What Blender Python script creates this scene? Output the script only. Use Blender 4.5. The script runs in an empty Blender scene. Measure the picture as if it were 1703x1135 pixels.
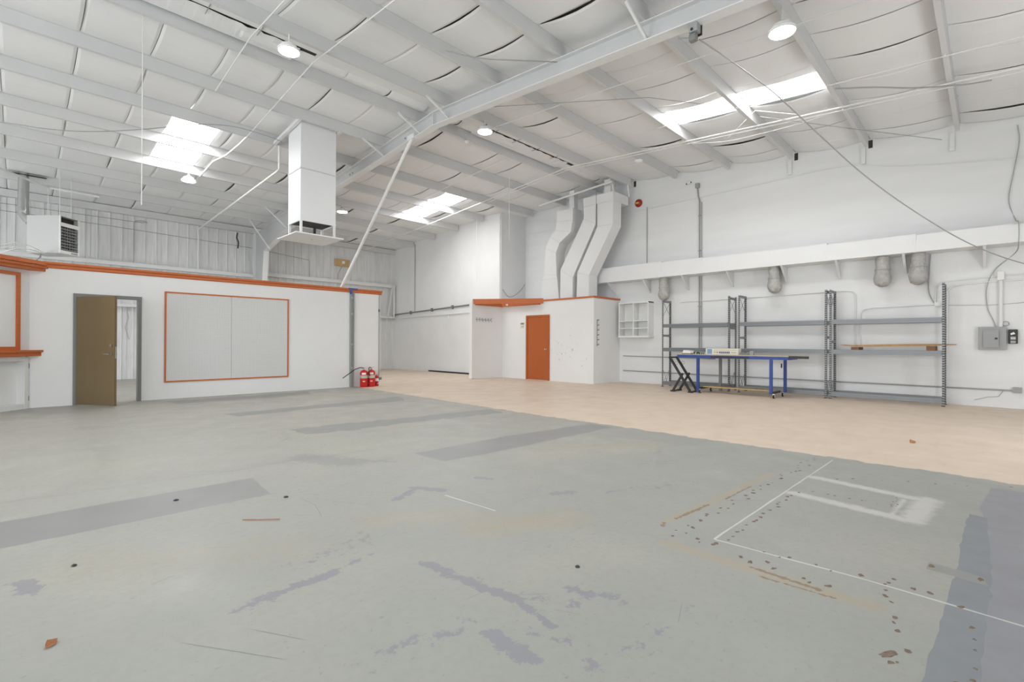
import bpy, bmesh, math, random
from mathutils import Vector, Matrix
random.seed(7)
R = math.radians
scene = bpy.context.scene
COL = scene.collection

# ------------------------------------------------------------------ camera
F_PX, YAW, PITCH, ROLL = 808.48, R(45.392), R(0.192), R(0.245)
fw = Vector((math.sin(YAW)*math.cos(PITCH), math.cos(YAW)*math.cos(PITCH), math.sin(PITCH)))
rt = Vector((math.cos(YAW), -math.sin(YAW), 0)); up = rt.cross(fw)
r2 = rt*math.cos(ROLL) + up*math.sin(ROLL); u2 = -rt*math.sin(ROLL) + up*math.cos(ROLL)
cam_d = bpy.data.cameras.new('camera'); cam = bpy.data.objects.new('camera', cam_d); COL.objects.link(cam)
cam_d.sensor_fit = 'HORIZONTAL'; cam_d.sensor_width = 36; cam_d.lens = F_PX/1703*36; cam_d.clip_start = .05
cam.matrix_world = Matrix(((r2.x, u2.x, -fw.x, 0), (r2.y, u2.y, -fw.y, 0), (r2.z, u2.z, -fw.z, 1.25), (0, 0, 0, 1)))
scene.camera = cam
# ------------------------------------------------------------------ world, light, exposure
SKY, SKYLIGHT, LAMP = 6.0, 11.0, 60.0
world = bpy.data.worlds.new('world'); scene.world = world; world.use_nodes = True
wb = world.node_tree.nodes['Background']; wb.inputs[0].default_value = (.93, .97, 1, 1); wb.inputs[1].default_value = SKY
vs = scene.view_settings
vs.view_transform = 'Standard'; vs.look = 'None'; vs.exposure = 0.25; vs.gamma = 1; vs.use_curve_mapping = False
# the building: X runs to the long right wall, Y to the ribbed steel wall, ridge along X
XL, XR, XB, YF, YB = -8.5, 13.7, 12.4, -3.0, 20.15
YR, ZR, SL = 8.59, 6.41, .0753
def zr(y): return ZR - SL*abs(y-YR)
OPENINGS = [(-1.2, 1.8, 4.4), (3.8, 9.0, 4.6), (13.8, 18.2, 3.0)]      # unseen loading doors in the left wall, sized for light, far one added (y0, y1, height)
for i, (a, b, h) in enumerate(OPENINGS):             # portals: guide sky light through the openings
    ld = bpy.data.lights.new('portal', 'AREA'); ld.shape = 'RECTANGLE'; ld.size = h; ld.size_y = b-a; ld.cycles.is_portal = True
    lo = bpy.data.objects.new('portal', ld); COL.objects.link(lo)
    lo.location = (XL-.02, (a+b)/2, h/2); lo.rotation_euler = (0, R(-90), 0)
FRONT_OPENINGS = [(-7.0, -4.4, 2.6), (7.6, 9.8, 2.6)]  # two unseen openings added behind the viewer to brighten the hall (x0, x1, height)
for i, (a, b, h) in enumerate(FRONT_OPENINGS):
    ld = bpy.data.lights.new('portal', 'AREA'); ld.shape = 'RECTANGLE'; ld.size = b-a; ld.size_y = h; ld.cycles.is_portal = True
    lo = bpy.data.objects.new('portal', ld); COL.objects.link(lo)
    lo.location = ((a+b)/2, YF-.02, h/2); lo.rotation_euler = (R(90), 0, 0)

# ------------------------------------------------------------------ materials
def lin(c): 
    c = c/255
    return c/12.92 if c <= .04045 else ((c+.055)/1.055)**2.4
def rgb(r, g, b): return (lin(r), lin(g), lin(b), 1)
def mat(name, col, rough=.6, metal=0, emit=0, noise=0, nscale=4, bump=0, bscale=60, stretch=(1, 1, 1), spec=.5):
    m = bpy.data.materials.new(name); m.use_nodes = True; nt = m.node_tree; b = nt.nodes['Principled BSDF']
    b.inputs['Roughness'].default_value = rough; b.inputs['Metallic'].default_value = metal
    b.inputs['Specular IOR Level'].default_value = spec; b.inputs['Base Color'].default_value = col
    if emit:
        b.inputs['Emission Color'].default_value = col; b.inputs['Emission Strength'].default_value = emit
    if noise or bump:
        tc = nt.nodes.new('ShaderNodeTexCoord'); mp = nt.nodes.new('ShaderNodeMapping'); mp.inputs['Scale'].default_value = stretch
        geo = nt.nodes.new('ShaderNodeNewGeometry'); nt.links.new(geo.outputs['Position'], mp.inputs[0])
    if noise:
        n = nt.nodes.new('ShaderNodeTexNoise'); n.inputs['Scale'].default_value = nscale; n.inputs['Detail'].default_value = 5
        nt.links.new(mp.outputs[0], n.inputs[0])
        mr = nt.nodes.new('ShaderNodeMapRange'); mr.inputs[1].default_value = .3; mr.inputs[2].default_value = .7
        mr.inputs[3].default_value = 1-noise; mr.inputs[4].default_value = 1+noise*.4
        nt.links.new(n.outputs[0], mr.inputs[0])
        mx = nt.nodes.new('ShaderNodeVectorMath'); mx.operation = 'SCALE'; mx.inputs[0].default_value = col[:3]
        nt.links.new(mr.outputs[0], mx.inputs['Scale']); nt.links.new(mx.outputs[0], b.inputs['Base Color'])
    if bump:
        n2 = nt.nodes.new('ShaderNodeTexNoise'); n2.inputs['Scale'].default_value = bscale; n2.inputs['Detail'].default_value = 4
        nt.links.new(mp.outputs[0], n2.inputs[0])
        bp = nt.nodes.new('ShaderNodeBump'); bp.inputs['Strength'].default_value = bump; bp.inputs['Distance'].default_value = .02
        nt.links.new(n2.outputs[0], bp.inputs['Height']); nt.links.new(bp.outputs[0], b.inputs['Normal'])
    return m
M = {}
M['wall'] = mat('white wall paint', (.82, .825, .825, 1), .75, noise=.035, nscale=1.3, bump=.15, bscale=14)
M['block'] = mat('painted masonry', (.80, .805, .805, 1), .75, noise=.04, nscale=1.6, bump=.10, bscale=6, stretch=(1, .35, 2.2))
M['part'] = mat('partition paint', (.83, .83, .825, 1), .7, noise=.025, nscale=1.5, bump=.06, bscale=9)
M['steelwall'] = mat('painted steel sheet', (.79, .795, .79, 1), .6, noise=.10, nscale=3.0, stretch=(5, 1, .5))
M['insul'] = mat('white insulation facing', (.85, .86, .865, 1), .6, noise=.02, nscale=1.2, bump=.25, bscale=3)
M['deck'] = mat('dark roof deck', (.42, .42, .41, 1), .9)
M['steel'] = mat('white painted steel', (.80, .805, .805, 1), .55, noise=.03, nscale=2)
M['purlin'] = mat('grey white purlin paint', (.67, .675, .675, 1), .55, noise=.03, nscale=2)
M['frame'] = mat('white frame paint in shade tone', (.58, .585, .585, 1), .55, noise=.03, nscale=2)  # portal webs only: shade put into the colour, darker than their flanges
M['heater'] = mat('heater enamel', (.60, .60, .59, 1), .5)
M['pipe'] = mat('white painted conduit', (.80, .80, .79, 1), .5)
M['duct'] = mat('white painted duct metal', (.82, .825, .825, 1), .45, noise=.02, nscale=2)
M['orange'] = mat('orange stained wood', rgb(200, 110, 60), .55, noise=.10, nscale=5, stretch=(1, 1, 8))
M['odoor'] = mat('orange door paint', rgb(182, 94, 40), .5, noise=.05, nscale=1.5)
M['brown'] = mat('brown door paint', rgb(117, 99, 68), .5, noise=.06, nscale=2)
M['dgrey'] = mat('grey frame paint', rgb(128, 128, 126), .5)
M['rack'] = mat('grey rack steel', rgb(128, 130, 132), .45, metal=.25)
M['racklight'] = mat('light grey rack beam', rgb(128, 131, 134), .4, metal=.3)
M['galv'] = mat('galvanised sheet', rgb(200, 202, 200), .28, metal=.9, noise=.08, nscale=6)
M['blue'] = mat('blue table paint', rgb(44, 72, 146), .45, noise=.15, nscale=9)
M['black'] = mat('dark oily steel', rgb(48, 46, 44), .5, noise=.2, nscale=12)
M['rubber'] = mat('black rubber', rgb(28, 28, 28), .6)
M['red'] = mat('red extinguisher paint', rgb(196, 30, 28), .3)
M['paper'] = mat('off white paper', rgb(226, 222, 208), .7)
M['labelgrey'] = mat('printed label', rgb(196, 190, 172), .6, noise=.2, nscale=40)
M['white'] = mat('clean white', rgb(235, 235, 233), .5)
M['chrome'] = mat('brushed chrome', rgb(190, 190, 186), .25, metal=1)
M['wood'] = mat('varnished tan board', rgb(176, 138, 92), .4, noise=.15, nscale=3, stretch=(1, 6, 1))
M['block_wood'] = mat('brown wood block', rgb(120, 82, 56), .6, noise=.15, nscale=8)
M['ply'] = mat('plywood', rgb(205, 172, 122), .7, noise=.12, nscale=10)
M['tabletop'] = mat('worn tan table top', rgb(190, 178, 150), .6, noise=.15, nscale=12)
M['panelgrey'] = mat('grey panel enamel', rgb(158, 160, 160), .45)
M['flex'] = mat('crumpled insulation jacket', rgb(182, 180, 176), .5, noise=.16, nscale=16, bump=1.0, bscale=18)
M['bluetape'] = mat('blue masking tape', rgb(58, 92, 170), .6)
M['green'] = mat('green plastic', rgb(46, 96, 62), .6)
M['navy'] = mat('navy print', rgb(66, 72, 128), .6)
M['skyblue'] = mat('pale blue print', rgb(128, 162, 204), .6)
M['yellow'] = mat('yellow print', rgb(222, 190, 80), .6)
M['leaf'] = mat('dry leaf', rgb(170, 112, 70), .7, noise=.25, nscale=60)
M['cable'] = mat('grey cable', rgb(172, 172, 170), .6)
M['blackcable'] = mat('black cable', rgb(40, 40, 42), .5)
M['darkgap'] = mat('dark openings and gap shade', rgb(60, 58, 55), .9)
M['grime'] = mat('grey conduit', rgb(160, 160, 158), .6)
M['skylight'] = mat('glowing skylight sheet', (1, 1, 1, 1), .6, emit=SKYLIGHT)
M['lens'] = mat('lit lamp lens', (1, .99, .97, 1), .4, emit=LAMP)
# floor marks
M['p_blue'] = mat('blue grey floor paint', rgb(143, 143, 142), .45, noise=.06, nscale=3)
M['p_blue2'] = mat('lilac grey floor paint', rgb(143, 143, 148), .45, noise=.08, nscale=5)
M['p_grey'] = mat('worn grey floor paint', rgb(148, 148, 144), .5, noise=.08, nscale=6)
M['p_dk'] = mat('slate floor paint', rgb(134, 138, 142), .5, noise=.08, nscale=6)
M['p_white'] = mat('white line paint', rgb(200, 201, 196), .6)
M['p_smear'] = mat('white smear', rgb(205, 200, 194), .7, noise=.10, nscale=14)
M['rust'] = mat('rusty chip', rgb(128, 112, 98), .8, noise=.35, nscale=60)
M['bellred'] = mat('dark red enamel', rgb(158, 40, 36), .35)
M['seam'] = mat('duct seam', (.66, .66, .655, 1), .5)
M['ruststain'] = mat('tan stain', rgb(172, 163, 146), .6, noise=.12, nscale=18)
M['chip'] = mat('chipped paint', rgb(142, 143, 144), .6, noise=.15, nscale=30)

def pegboard_mat():
    m = mat('pegboard', (.70, .70, .69, 1), .6); nt = m.node_tree; b = nt.nodes['Principled BSDF']
    g = nt.nodes.new('ShaderNodeNewGeometry'); s = nt.nodes.new('ShaderNodeSeparateXYZ'); nt.links.new(g.outputs['Position'], s.inputs[0])
    def cell(out):
        a = nt.nodes.new('ShaderNodeMath'); a.operation = 'MULTIPLY'; a.inputs[1].default_value = 1/.0254; nt.links.new(out, a.inputs[0])
        f = nt.nodes.new('ShaderNodeMath'); f.operation = 'FRACT'; nt.links.new(a.outputs[0], f.inputs[0])
        d = nt.nodes.new('ShaderNodeMath'); d.operation = 'SUBTRACT'; d.inputs[1].default_value = .5; nt.links.new(f.outputs[0], d.inputs[0])
        q = nt.nodes.new('ShaderNodeMath'); q.operation = 'POWER'; q.inputs[1].default_value = 2; nt.links.new(d.outputs[0], q.inputs[0]); return q.outputs[0]
    ad = nt.nodes.new('ShaderNodeMath'); nt.links.new(cell(s.outputs[0]), ad.inputs[0]); nt.links.new(cell(s.outputs[2]), ad.inputs[1])
    lt = nt.nodes.new('ShaderNodeMath'); lt.operation = 'LESS_THAN'; lt.inputs[1].default_value = .04; nt.links.new(ad.outputs[0], lt.inputs[0])
    mx = nt.nodes.new('ShaderNodeMix'); mx.data_type = 'RGBA'; mx.inputs[6].default_value = (.72, .72, .71, 1); mx.inputs[7].default_value = (.34, .34, .34, 1)
    nt.links.new(lt.outputs[0], mx.inputs[0]); nt.links.new(mx.outputs[2], b.inputs['Base Color']); return m
M['peg'] = pegboard_mat()
def post_mat():
    m = mat('slotted grey steel', rgb(140, 142, 144), .45, metal=.25); nt = m.node_tree; b = nt.nodes['Principled BSDF']
    g = nt.nodes.new('ShaderNodeTexCoord'); s = nt.nodes.new('ShaderNodeSeparateXYZ'); nt.links.new(g.outputs['Object'], s.inputs[0])
    a = nt.nodes.new('ShaderNodeMath'); a.operation = 'MULTIPLY'; a.inputs[1].default_value = 1/.05; nt.links.new(s.outputs[2], a.inputs[0])
    f = nt.nodes.new('ShaderNodeMath'); f.operation = 'FRACT'; nt.links.new(a.outputs[0], f.inputs[0])
    l1 = nt.nodes.new('ShaderNodeMath'); l1.operation = 'LESS_THAN'; l1.inputs[1].default_value = .38; nt.links.new(f.outputs[0], l1.inputs[0])
    mx = nt.nodes.new('ShaderNodeMix'); mx.data_type = 'RGBA'; mx.inputs[6].default_value = rgb(142, 144, 146); mx.inputs[7].default_value = rgb(42, 42, 42)
    nt.links.new(l1.outputs[0], mx.inputs[0]); nt.links.new(mx.outputs[2], b.inputs['Base Color']); return m
M['slots'] = post_mat()

def floor_mat():
    m = bpy.data.materials.new('painted concrete floor'); m.use_nodes = True; nt = m.node_tree; b = nt.nodes['Principled BSDF']; N = nt.nodes.new; L = nt.links.new
    geo = N('ShaderNodeNewGeometry'); pos = geo.outputs['Position']
    def noise(scale, detail=5, stretch=(1, 1, 1), rough=.55):
        mp = N('ShaderNodeMapping'); mp.inputs['Scale'].default_value = stretch; L(pos, mp.inputs[0])
        n = N('ShaderNodeTexNoise'); n.inputs['Scale'].default_value = scale; n.inputs['Detail'].default_value = detail; n.inputs['Roughness'].default_value = rough
        L(mp.outputs[0], n.inputs[0]); return n.outputs[0]
    def ramp(v, a, c, lo=0, hi=1):
        r = N('ShaderNodeMapRange'); r.inputs[1].default_value = a; r.inputs[2].default_value = c; r.inputs[3].default_value = lo; r.inputs[4].default_value = hi
        L(v, r.inputs[0]); return r.outputs[0]
    def math2(op, a, c):
        q = N('ShaderNodeMath'); q.operation = op
        for i, v in enumerate((a, c)):
            if isinstance(v, (int, float)): q.inputs[i].default_value = v
            else: L(v, q.inputs[i])
        return q.outputs[0]
    def mix(f, a, c):
        x = N('ShaderNodeMix'); x.data_type = 'RGBA'
        if isinstance(f, (int, float)): x.inputs[0].default_value = f
        else: L(f, x.inputs[0])
        for i, v in ((6, a), (7, c)):
            if isinstance(v, tuple): x.inputs[i].default_value = v
            else: L(v, x.inputs[i])
        return x.outputs[2]
    sp = N('ShaderNodeSeparateXYZ'); L(pos, sp.inputs[0]); X, Y = sp.outputs[0], sp.outputs[1]
    n_big, n_mid, n_fine = noise(.45, 3), noise(2.2, 6), noise(22, 4)
    n_scr = noise(7, 6, (.5, 3.0, 1)); n_speck = noise(16, 3, (1.0, 1.6, 1), .5)
    near, far = rgb(158, 159, 153), rgb(171, 169, 161)
    yy = math2('ADD', Y, math2('MULTIPLY', math2('SUBTRACT', n_mid, .5), 5.0))
    grey = mix(ramp(yy, 3.0, 7.5), near, far)
    grey = mix(ramp(n_big, .50, .72, 0, .55), grey, rgb(182, 178, 164))          # yellowed areas
    grey = mix(ramp(n_mid, .60, .72, 0, .30), grey, rgb(174, 170, 154))
    grey = mix(ramp(n_fine, .42, .7, 0, .40), grey, rgb(150, 151, 145))
    patchy = ramp(noise(.8, 2), .48, .6)
    grey = mix(math2('MULTIPLY', ramp(n_speck, .655, .67, 0, .65), patchy), grey, rgb(142, 143, 143))  # small chips down to the old coat
    grey = mix(ramp(n_scr, .70, .73, 0, .5), grey, rgb(150, 151, 148))
    flat = N('ShaderNodeCombineXYZ'); L(X, flat.inputs[0]); L(Y, flat.inputs[1])
    def seg(ax, ay, bx, by, r, w=1.0):                       # soft mask around a stroke on the floor
        ba = (bx-ax, by-ay+1e-4, 0); il = 1/(ba[0]**2+ba[1]**2)
        p = N('ShaderNodeVectorMath'); p.operation = 'SUBTRACT'; L(flat.outputs[0], p.inputs[0]); p.inputs[1].default_value = (ax, ay, 0)
        d = N('ShaderNodeVectorMath'); d.operation = 'DOT_PRODUCT'; L(p.outputs[0], d.inputs[0]); d.inputs[1].default_value = tuple(v*il for v in ba)
        c = N('ShaderNodeClamp'); L(d.outputs['Value'], c.inputs[0])
        k = N('ShaderNodeVectorMath'); k.operation = 'SCALE'; k.inputs[0].default_value = ba; L(c.outputs[0], k.inputs['Scale'])
        e = N('ShaderNodeVectorMath'); e.operation = 'DISTANCE'; L(p.outputs[0], e.inputs[0]); L(k.outputs[0], e.inputs[1])
        return ramp(e.outputs['Value'], 0, r, w, 0)
    def strokes(lst):
        m_ = None
        for a_ in lst: q_ = seg(*a_); m_ = q_ if m_ is None else math2('MAXIMUM', m_, q_)
        return m_
    n_wear = noise(13, 9, (1, 1, 1), .74); n_wear2 = noise(26, 6, (1, 1, 1), .6)
    lilac = strokes([(1.61, 2.28, 1.70, 1.64, .09), (1.69, 1.60, 1.655, 1.38, .06), (.74, 2.50, 1.20, 2.54, .10), (1.2, 2.55, 1.45, 2.60, .09, .7), (1.43, 1.52, 1.42, 1.30, .12), (1.55, 1.42, 1.62, 1.25, .10, .7),
        (1.98, 1.50, 2.06, 1.30, .16, .75), (.02, 3.55, .05, 3.42, .13), (2.10, 3.36, 2.32, 3.46, .10), (2.40, 3.52, 2.52, 3.30, .13), (2.98, 3.40, 3.03, 3.28, .10), (3.12, 2.58, 3.26, 2.50, .13),
        (1.1, 2.75, 1.55, 2.85, .34, .62), (1.0, 1.75, 1.35, 1.65, .30, .58), (1.7, 1.9, 1.85, 1.4, .25, .55), (2.2, 1.0, 1.5, 1.1, .3, .52), (3.5, 2.3, 4.3, 1.95, .35, .58), (4.4, 2.6, 5.6, 2.2, .4, .52), (2.7, 3.0, 3.3, 2.0, .4, .45)])
    worn = ramp(math2('ADD', n_wear, math2('MULTIPLY', lilac, .44)), .775, .795)
    grey = mix(worn, grey, rgb(143, 143, 147))
    dull = strokes([(2.18, 5.25, 2.42, 4.75, .42), (2.55, 6.9, 2.4, 6.4, .3, .6), (2.4, 4.9, 2.75, 4.45, .16, .8), (6.2, 6.0, 5.2, 5.6, .3, .6), (6.1, 9.2, 5.4, 8.6, .5, .5), (5.9, 3.2, 5.0, 2.6, .4, .55)])
    grey = mix(ramp(math2('ADD', n_wear, math2('MULTIPLY', dull, .50)), .78, .81, 0, .9), grey, rgb(150, 150, 146))
    tan = strokes([(2.85, 1.45, 2.86, .40, .10), (3.15, 1.62, 5.1, 1.50, .07), (2.2, 2.45, 2.75, 2.15, .34, .8), (1.75, 3.1, 2.3, 2.7, .4, .6), (.3, 3.6, 1.2, 3.0, .6, .5), (4.6, 3.6, 5.6, 3.0, .5, .6)])
    grey = mix(ramp(math2('ADD', math2('MULTIPLY', n_wear, .8), math2('MULTIPLY', tan, .45)), .52, .85, 0, .8), grey, rgb(168, 156, 134))
    brn = strokes([(2.88, .95, 2.86, .62, .030), (2.80, .9, 2.82, .55, .02, .8), (3.3, 1.60, 3.75, 1.56, .03), (4.0, 1.52, 4.5, 1.50, .02, .9), (3.1, 1.6, 3.16, 1.62, .03)])
    grey = mix(ramp(math2('ADD', n_wear2, math2('MULTIPLY', brn, .45)), .72, .80, 0, .85), grey, rgb(134, 112, 88))
    smear = strokes([(5.24, 1.18, 5.10, .42, .17), (4.56, 1.18, 4.44, .45, .18), (4.46, .40, 5.14, .36, .22), (4.5, .52, 5.0, .5, .09, .8)])
    grey = mix(ramp(math2('ADD', math2('MULTIPLY', n_wear, .5), math2('MULTIPLY', smear, .7)), .62, .82, 0, .8), grey, rgb(200, 198, 192))
    n_dot = noise(34, 3, (1, 1.5, 1), .5)
    grey = mix(ramp(n_dot, .675, .70, 0, .6), grey, rgb(138, 138, 136))
    beige = mix(ramp(n_mid, .35, .7), rgb(221, 202, 183), rgb(213, 196, 177))
    beige = mix(ramp(noise(3, 5, (.35, 2.2, 1)), .62, .74, 0, .45), beige, rgb(198, 182, 164))
    edge = math2('ADD', X, math2('MULTIPLY', math2('SUBTRACT', noise(5, 5), .5), .30))
    edge = math2('ADD', edge, math2('MULTIPLY', math2('MAXIMUM', math2('SUBTRACT', Y, 6.0), 0), -.045))
    far_edge = math2('MULTIPLY', math2('MAXIMUM', math2('SUBTRACT', Y, 12.62), 0), 50)
    isb = ramp(math2('ADD', edge, 0), 6.29, 6.33)
    L(mix(isb, grey, beige), b.inputs['Base Color'])
    L(ramp(n_mid, .3, .7, .36, .62), b.inputs['Roughness']); b.inputs['Specular IOR Level'].default_value = .4
    bp = N('ShaderNodeBump'); bp.inputs['Strength'].default_value = .06; bp.inputs['Distance'].default_value = .02; L(n_mid, bp.inputs['Height']); L(bp.outputs[0], b.inputs['Normal'])
    return m
M['floor'] = floor_mat()

# ------------------------------------------------------------------ mesh helpers
class MB:
    def __init__(s): s.v = []; s.f = []
    def add(s, vs_, fs):
        o = len(s.v); s.v += [tuple(v) for v in vs_]; s.f += [tuple(i+o for i in f) for f in fs]; return s
    def box(s, x0, x1, y0, y1, z0, z1):
        return s.add([(x0,y0,z0),(x1,y0,z0),(x1,y1,z0),(x0,y1,z0),(x0,y0,z1),(x1,y0,z1),(x1,y1,z1),(x0,y1,z1)],
                     [(0,3,2,1),(4,5,6,7),(0,1,5,4),(1,2,6,5),(2,3,7,6),(3,0,4,7)])
    def bar(s, p, q, w, h=None, upv=(0, 0, 1)):              # rectangular bar from p to q
        h = h or w; p, q = Vector(p), Vector(q); d = (q-p).normalized(); u = Vector(upv)
        if abs(d.dot(u)) > .99: u = Vector((1, 0, 0))
        a = d.cross(u).normalized()*w/2; c = a.cross(d).normalized()*h/2
        return s.add([p-a-c, p+a-c, p+a+c, p-a+c, q-a-c, q+a-c, q+a+c, q-a+c],
                     [(0,3,2,1),(4,5,6,7),(0,1,5,4),(1,2,6,5),(2,3,7,6),(3,0,4,7)])
    def prism(s, poly, axis, a, b):                          # poly in the two other axes (x,y / y,z / x,z), extruded a..b
        n = len(poly)
        def P(p, t): return {'x': (t, p[0], p[1]), 'y': (p[0], t, p[1]), 'z': (p[0], p[1], t)}[axis]
        return s.add([P(p, a) for p in poly]+[P(p, b) for p in poly], [tuple(range(n)), tuple(range(2*n-1, n-1, -1))]+[(i, (i+1) % n, n+(i+1) % n, n+i) for i in range(n)])
    def tube(s, pts, r, n=8):
        pts = [Vector(p) for p in pts]; rings = []; m = len(pts); prev = None
        rr = r if isinstance(r, (list, tuple)) else [r]*m
        for i, p in enumerate(pts):
            d = (pts[min(i+1, m-1)]-pts[max(i-1, 0)]).normalized()
            if prev is None:
                u = Vector((0, 0, 1)) if abs(d.z) < .9 else Vector((1, 0, 0)); a = d.cross(u).normalized()
            else: a = (prev-d*prev.dot(d)).normalized()
            prev = a; c = d.cross(a)
            rings.append([p+(a*math.cos(2*math.pi*k/n)+c*math.sin(2*math.pi*k/n))*rr[i] for k in range(n)])
        fs = [tuple(range(n-1, -1, -1)), tuple((m-1)*n+k for k in range(n))]
        for i in range(m-1):
            for k in range(n): fs.append((i*n+k, i*n+(k+1) % n, (i+1)*n+(k+1) % n, (i+1)*n+k))
        return s.add([v for g in rings for v in g], fs)
    def lathe(s, prof, c=(0, 0, 0), n=20):                   # prof: (r, z) from bottom to top, about vertical axis
        cx, cy, cz = c; m = len(prof)
        vs_ = [(cx+r*math.cos(2*math.pi*k/n), cy+r*math.sin(2*math.pi*k/n), cz+z) for r, z in prof for k in range(n)]
        fs = [tuple(range(n-1, -1, -1)), tuple((m-1)*n+k for k in range(n))]
        for i in range(m-1):
            for k in range(n): fs.append((i*n+k, i*n+(k+1) % n, (i+1)*n+(k+1) % n, (i+1)*n+k))
        return s.add(vs_, fs)
    def disc(s, c, nrm, r, t, n=24):
        c = Vector(c); d = Vector(nrm).normalized(); return s.tube([c, c+d*t], r, n)
WL = {}
def origin(o): return WL.get(o.name, Vector((0, 0, 0)))
def obj(name, mb, m, parent=None, smooth=False, bevel=0):
    me = bpy.data.meshes.new(name)
    if parent is not None: off = origin(parent)
    else:
        xs = [v[0] for v in mb.v]; ys = [v[1] for v in mb.v]; zs = [v[2] for v in mb.v]
        off = Vector(((min(xs)+max(xs))/2, (min(ys)+max(ys))/2, min(zs)))
    me.from_pydata([tuple(Vector(v)-off) for v in mb.v], [], mb.f)
    bm = bmesh.new(); bm.from_mesh(me); bmesh.ops.recalc_face_normals(bm, faces=bm.faces)
    if bevel: bmesh.ops.bevel(bm, geom=list(bm.edges), offset=bevel, segments=2, affect='EDGES', profile=.6)
    bm.to_mesh(me); bm.free()
    if smooth:
        for p in me.polygons: p.use_smooth = True
        me.set_sharp_from_angle(angle=R(40))
    me.materials.append(M[m]); o = bpy.data.objects.new(name, me); COL.objects.link(o)
    if parent is not None: o.parent = parent; WL[o.name] = off
    else: o.location = off; WL[o.name] = off
    return o
def tag(o, label, cat, group=None):
    o['label'] = label; o['category'] = cat
    if group: o['group'] = group
    return o
def thing(name, label, cat, loc, group=None):
    o = bpy.data.objects.new(name, None); COL.objects.link(o); o.location = loc; o.empty_display_size = .2; WL[o.name] = Vector(loc)
    return tag(o, label, cat, group)
def struct(name, mb, m, label=None, **k):
    o = obj(name, mb, m, **k); o['kind'] = 'structure'
    if label: o['label'] = label
    return o
def struct_empty(name, loc, label=None):
    o = bpy.data.objects.new(name, None); COL.objects.link(o); o.location = loc; WL[o.name] = Vector(loc); o['kind'] = 'structure'
    if label: o['label'] = label
    return o
def copy_tree(o, loc):                                       # a thing with its parts and sub-parts
    c = o.copy(); COL.objects.link(c); c.location = loc; WL[c.name] = Vector(loc)
    for ch in list(o.children):
        d = ch.copy(); COL.objects.link(d); d.parent = c
        for g in list(ch.children):
            e = g.copy(); COL.objects.link(e); e.parent = d
    return c

# ================================================================== STRUCTURE
floor = struct('floor', MB().box(XL, XR+.15, YF, YB+.1, -.15, 0), 'floor', 'painted concrete floor, grey on the left and beige along the right wall')
# ---- roof: dark deck, insulation pieces, purlins
dk = MB()
for a, b in ((YF-.2, YR), (YR, YB+.2)):
    za, zb = zr(a)+.13, zr(b)+.13
    dk.add([(XL-.2,a,za),(XR+.2,a,za),(XR+.2,b,zb),(XL-.2,b,zb),(XL-.2,a,za+.05),(XR+.2,a,za+.05),(XR+.2,b,zb+.05),(XL-.2,b,zb+.05)],
           [(0,3,2,1),(4,5,6,7),(0,1,5,4),(1,2,6,5),(2,3,7,6),(3,0,4,7)])
ceiling = struct('ceiling', dk, 'deck', 'low-pitched roof lined with white insulation between white purlins')
NEAR = [8.07-1.52*i for i in range(8)]; FAR = [9.11, 10.64, 12.17, 13.70, 15.23, 16.78, 18.36]
PUR = sorted(NEAR)+FAR; PUR = [y for y in PUR if y > YF]
def purlin_x1(y): return XR-.25 if y < 12.8 else XB-.06
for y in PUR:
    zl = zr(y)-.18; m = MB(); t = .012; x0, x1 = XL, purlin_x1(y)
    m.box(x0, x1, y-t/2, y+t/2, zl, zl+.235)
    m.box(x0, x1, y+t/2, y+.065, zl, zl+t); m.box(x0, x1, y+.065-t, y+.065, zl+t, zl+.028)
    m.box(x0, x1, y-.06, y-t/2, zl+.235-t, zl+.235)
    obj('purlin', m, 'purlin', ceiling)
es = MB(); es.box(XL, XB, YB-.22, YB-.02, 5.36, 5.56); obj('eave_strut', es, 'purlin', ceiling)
SKYL = [(2.29, 3.24, 12.17, 15.23), (9.68, 10.65, 12.17, 15.23), (9.64, 10.40, 1.99, 5.03), (2.29, 3.24, 1.99, 5.03), (-5.2, -4.25, 12.17, 15.23), (-5.2, -4.25, 1.99, 5.03)]
FARLEFT = MB()
def panel(x0, x1, ya, yb, sag, cut):
    m = FARLEFT if x1 < -1.0 else MB(); nx = [x0+.004, x0+.05, x1-.05, x1-.004]; lift = [.012, 0, 0, .012]; ny = 6; vs_ = []; fs = []
    for j in range(ny+1):
        t = j/ny; y = ya+(yb-ya)*t; s = math.sin(math.pi*t)
        for i in range(4): vs_.append((nx[i], y, zr(y)+.045-sag*s+lift[i]*(.4+.6*s)))
    for j in range(ny):
        for i in range(3): fs.append((j*4+i, j*4+i+1, (j+1)*4+i+1, (j+1)*4+i))
    m.add(vs_, fs)
    if m is not FARLEFT: obj('insulation_panel', m, 'insul', ceiling)
bays = []
ys = [YF+.02]+[y for y in sorted(NEAR) if y > YF+.1]+[8.56]; bays += list(zip(ys[:-1], ys[1:]))
ys = [8.62]+FAR+[YB-.03]; bays += list(zip(ys[:-1], ys[1:]))
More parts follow.
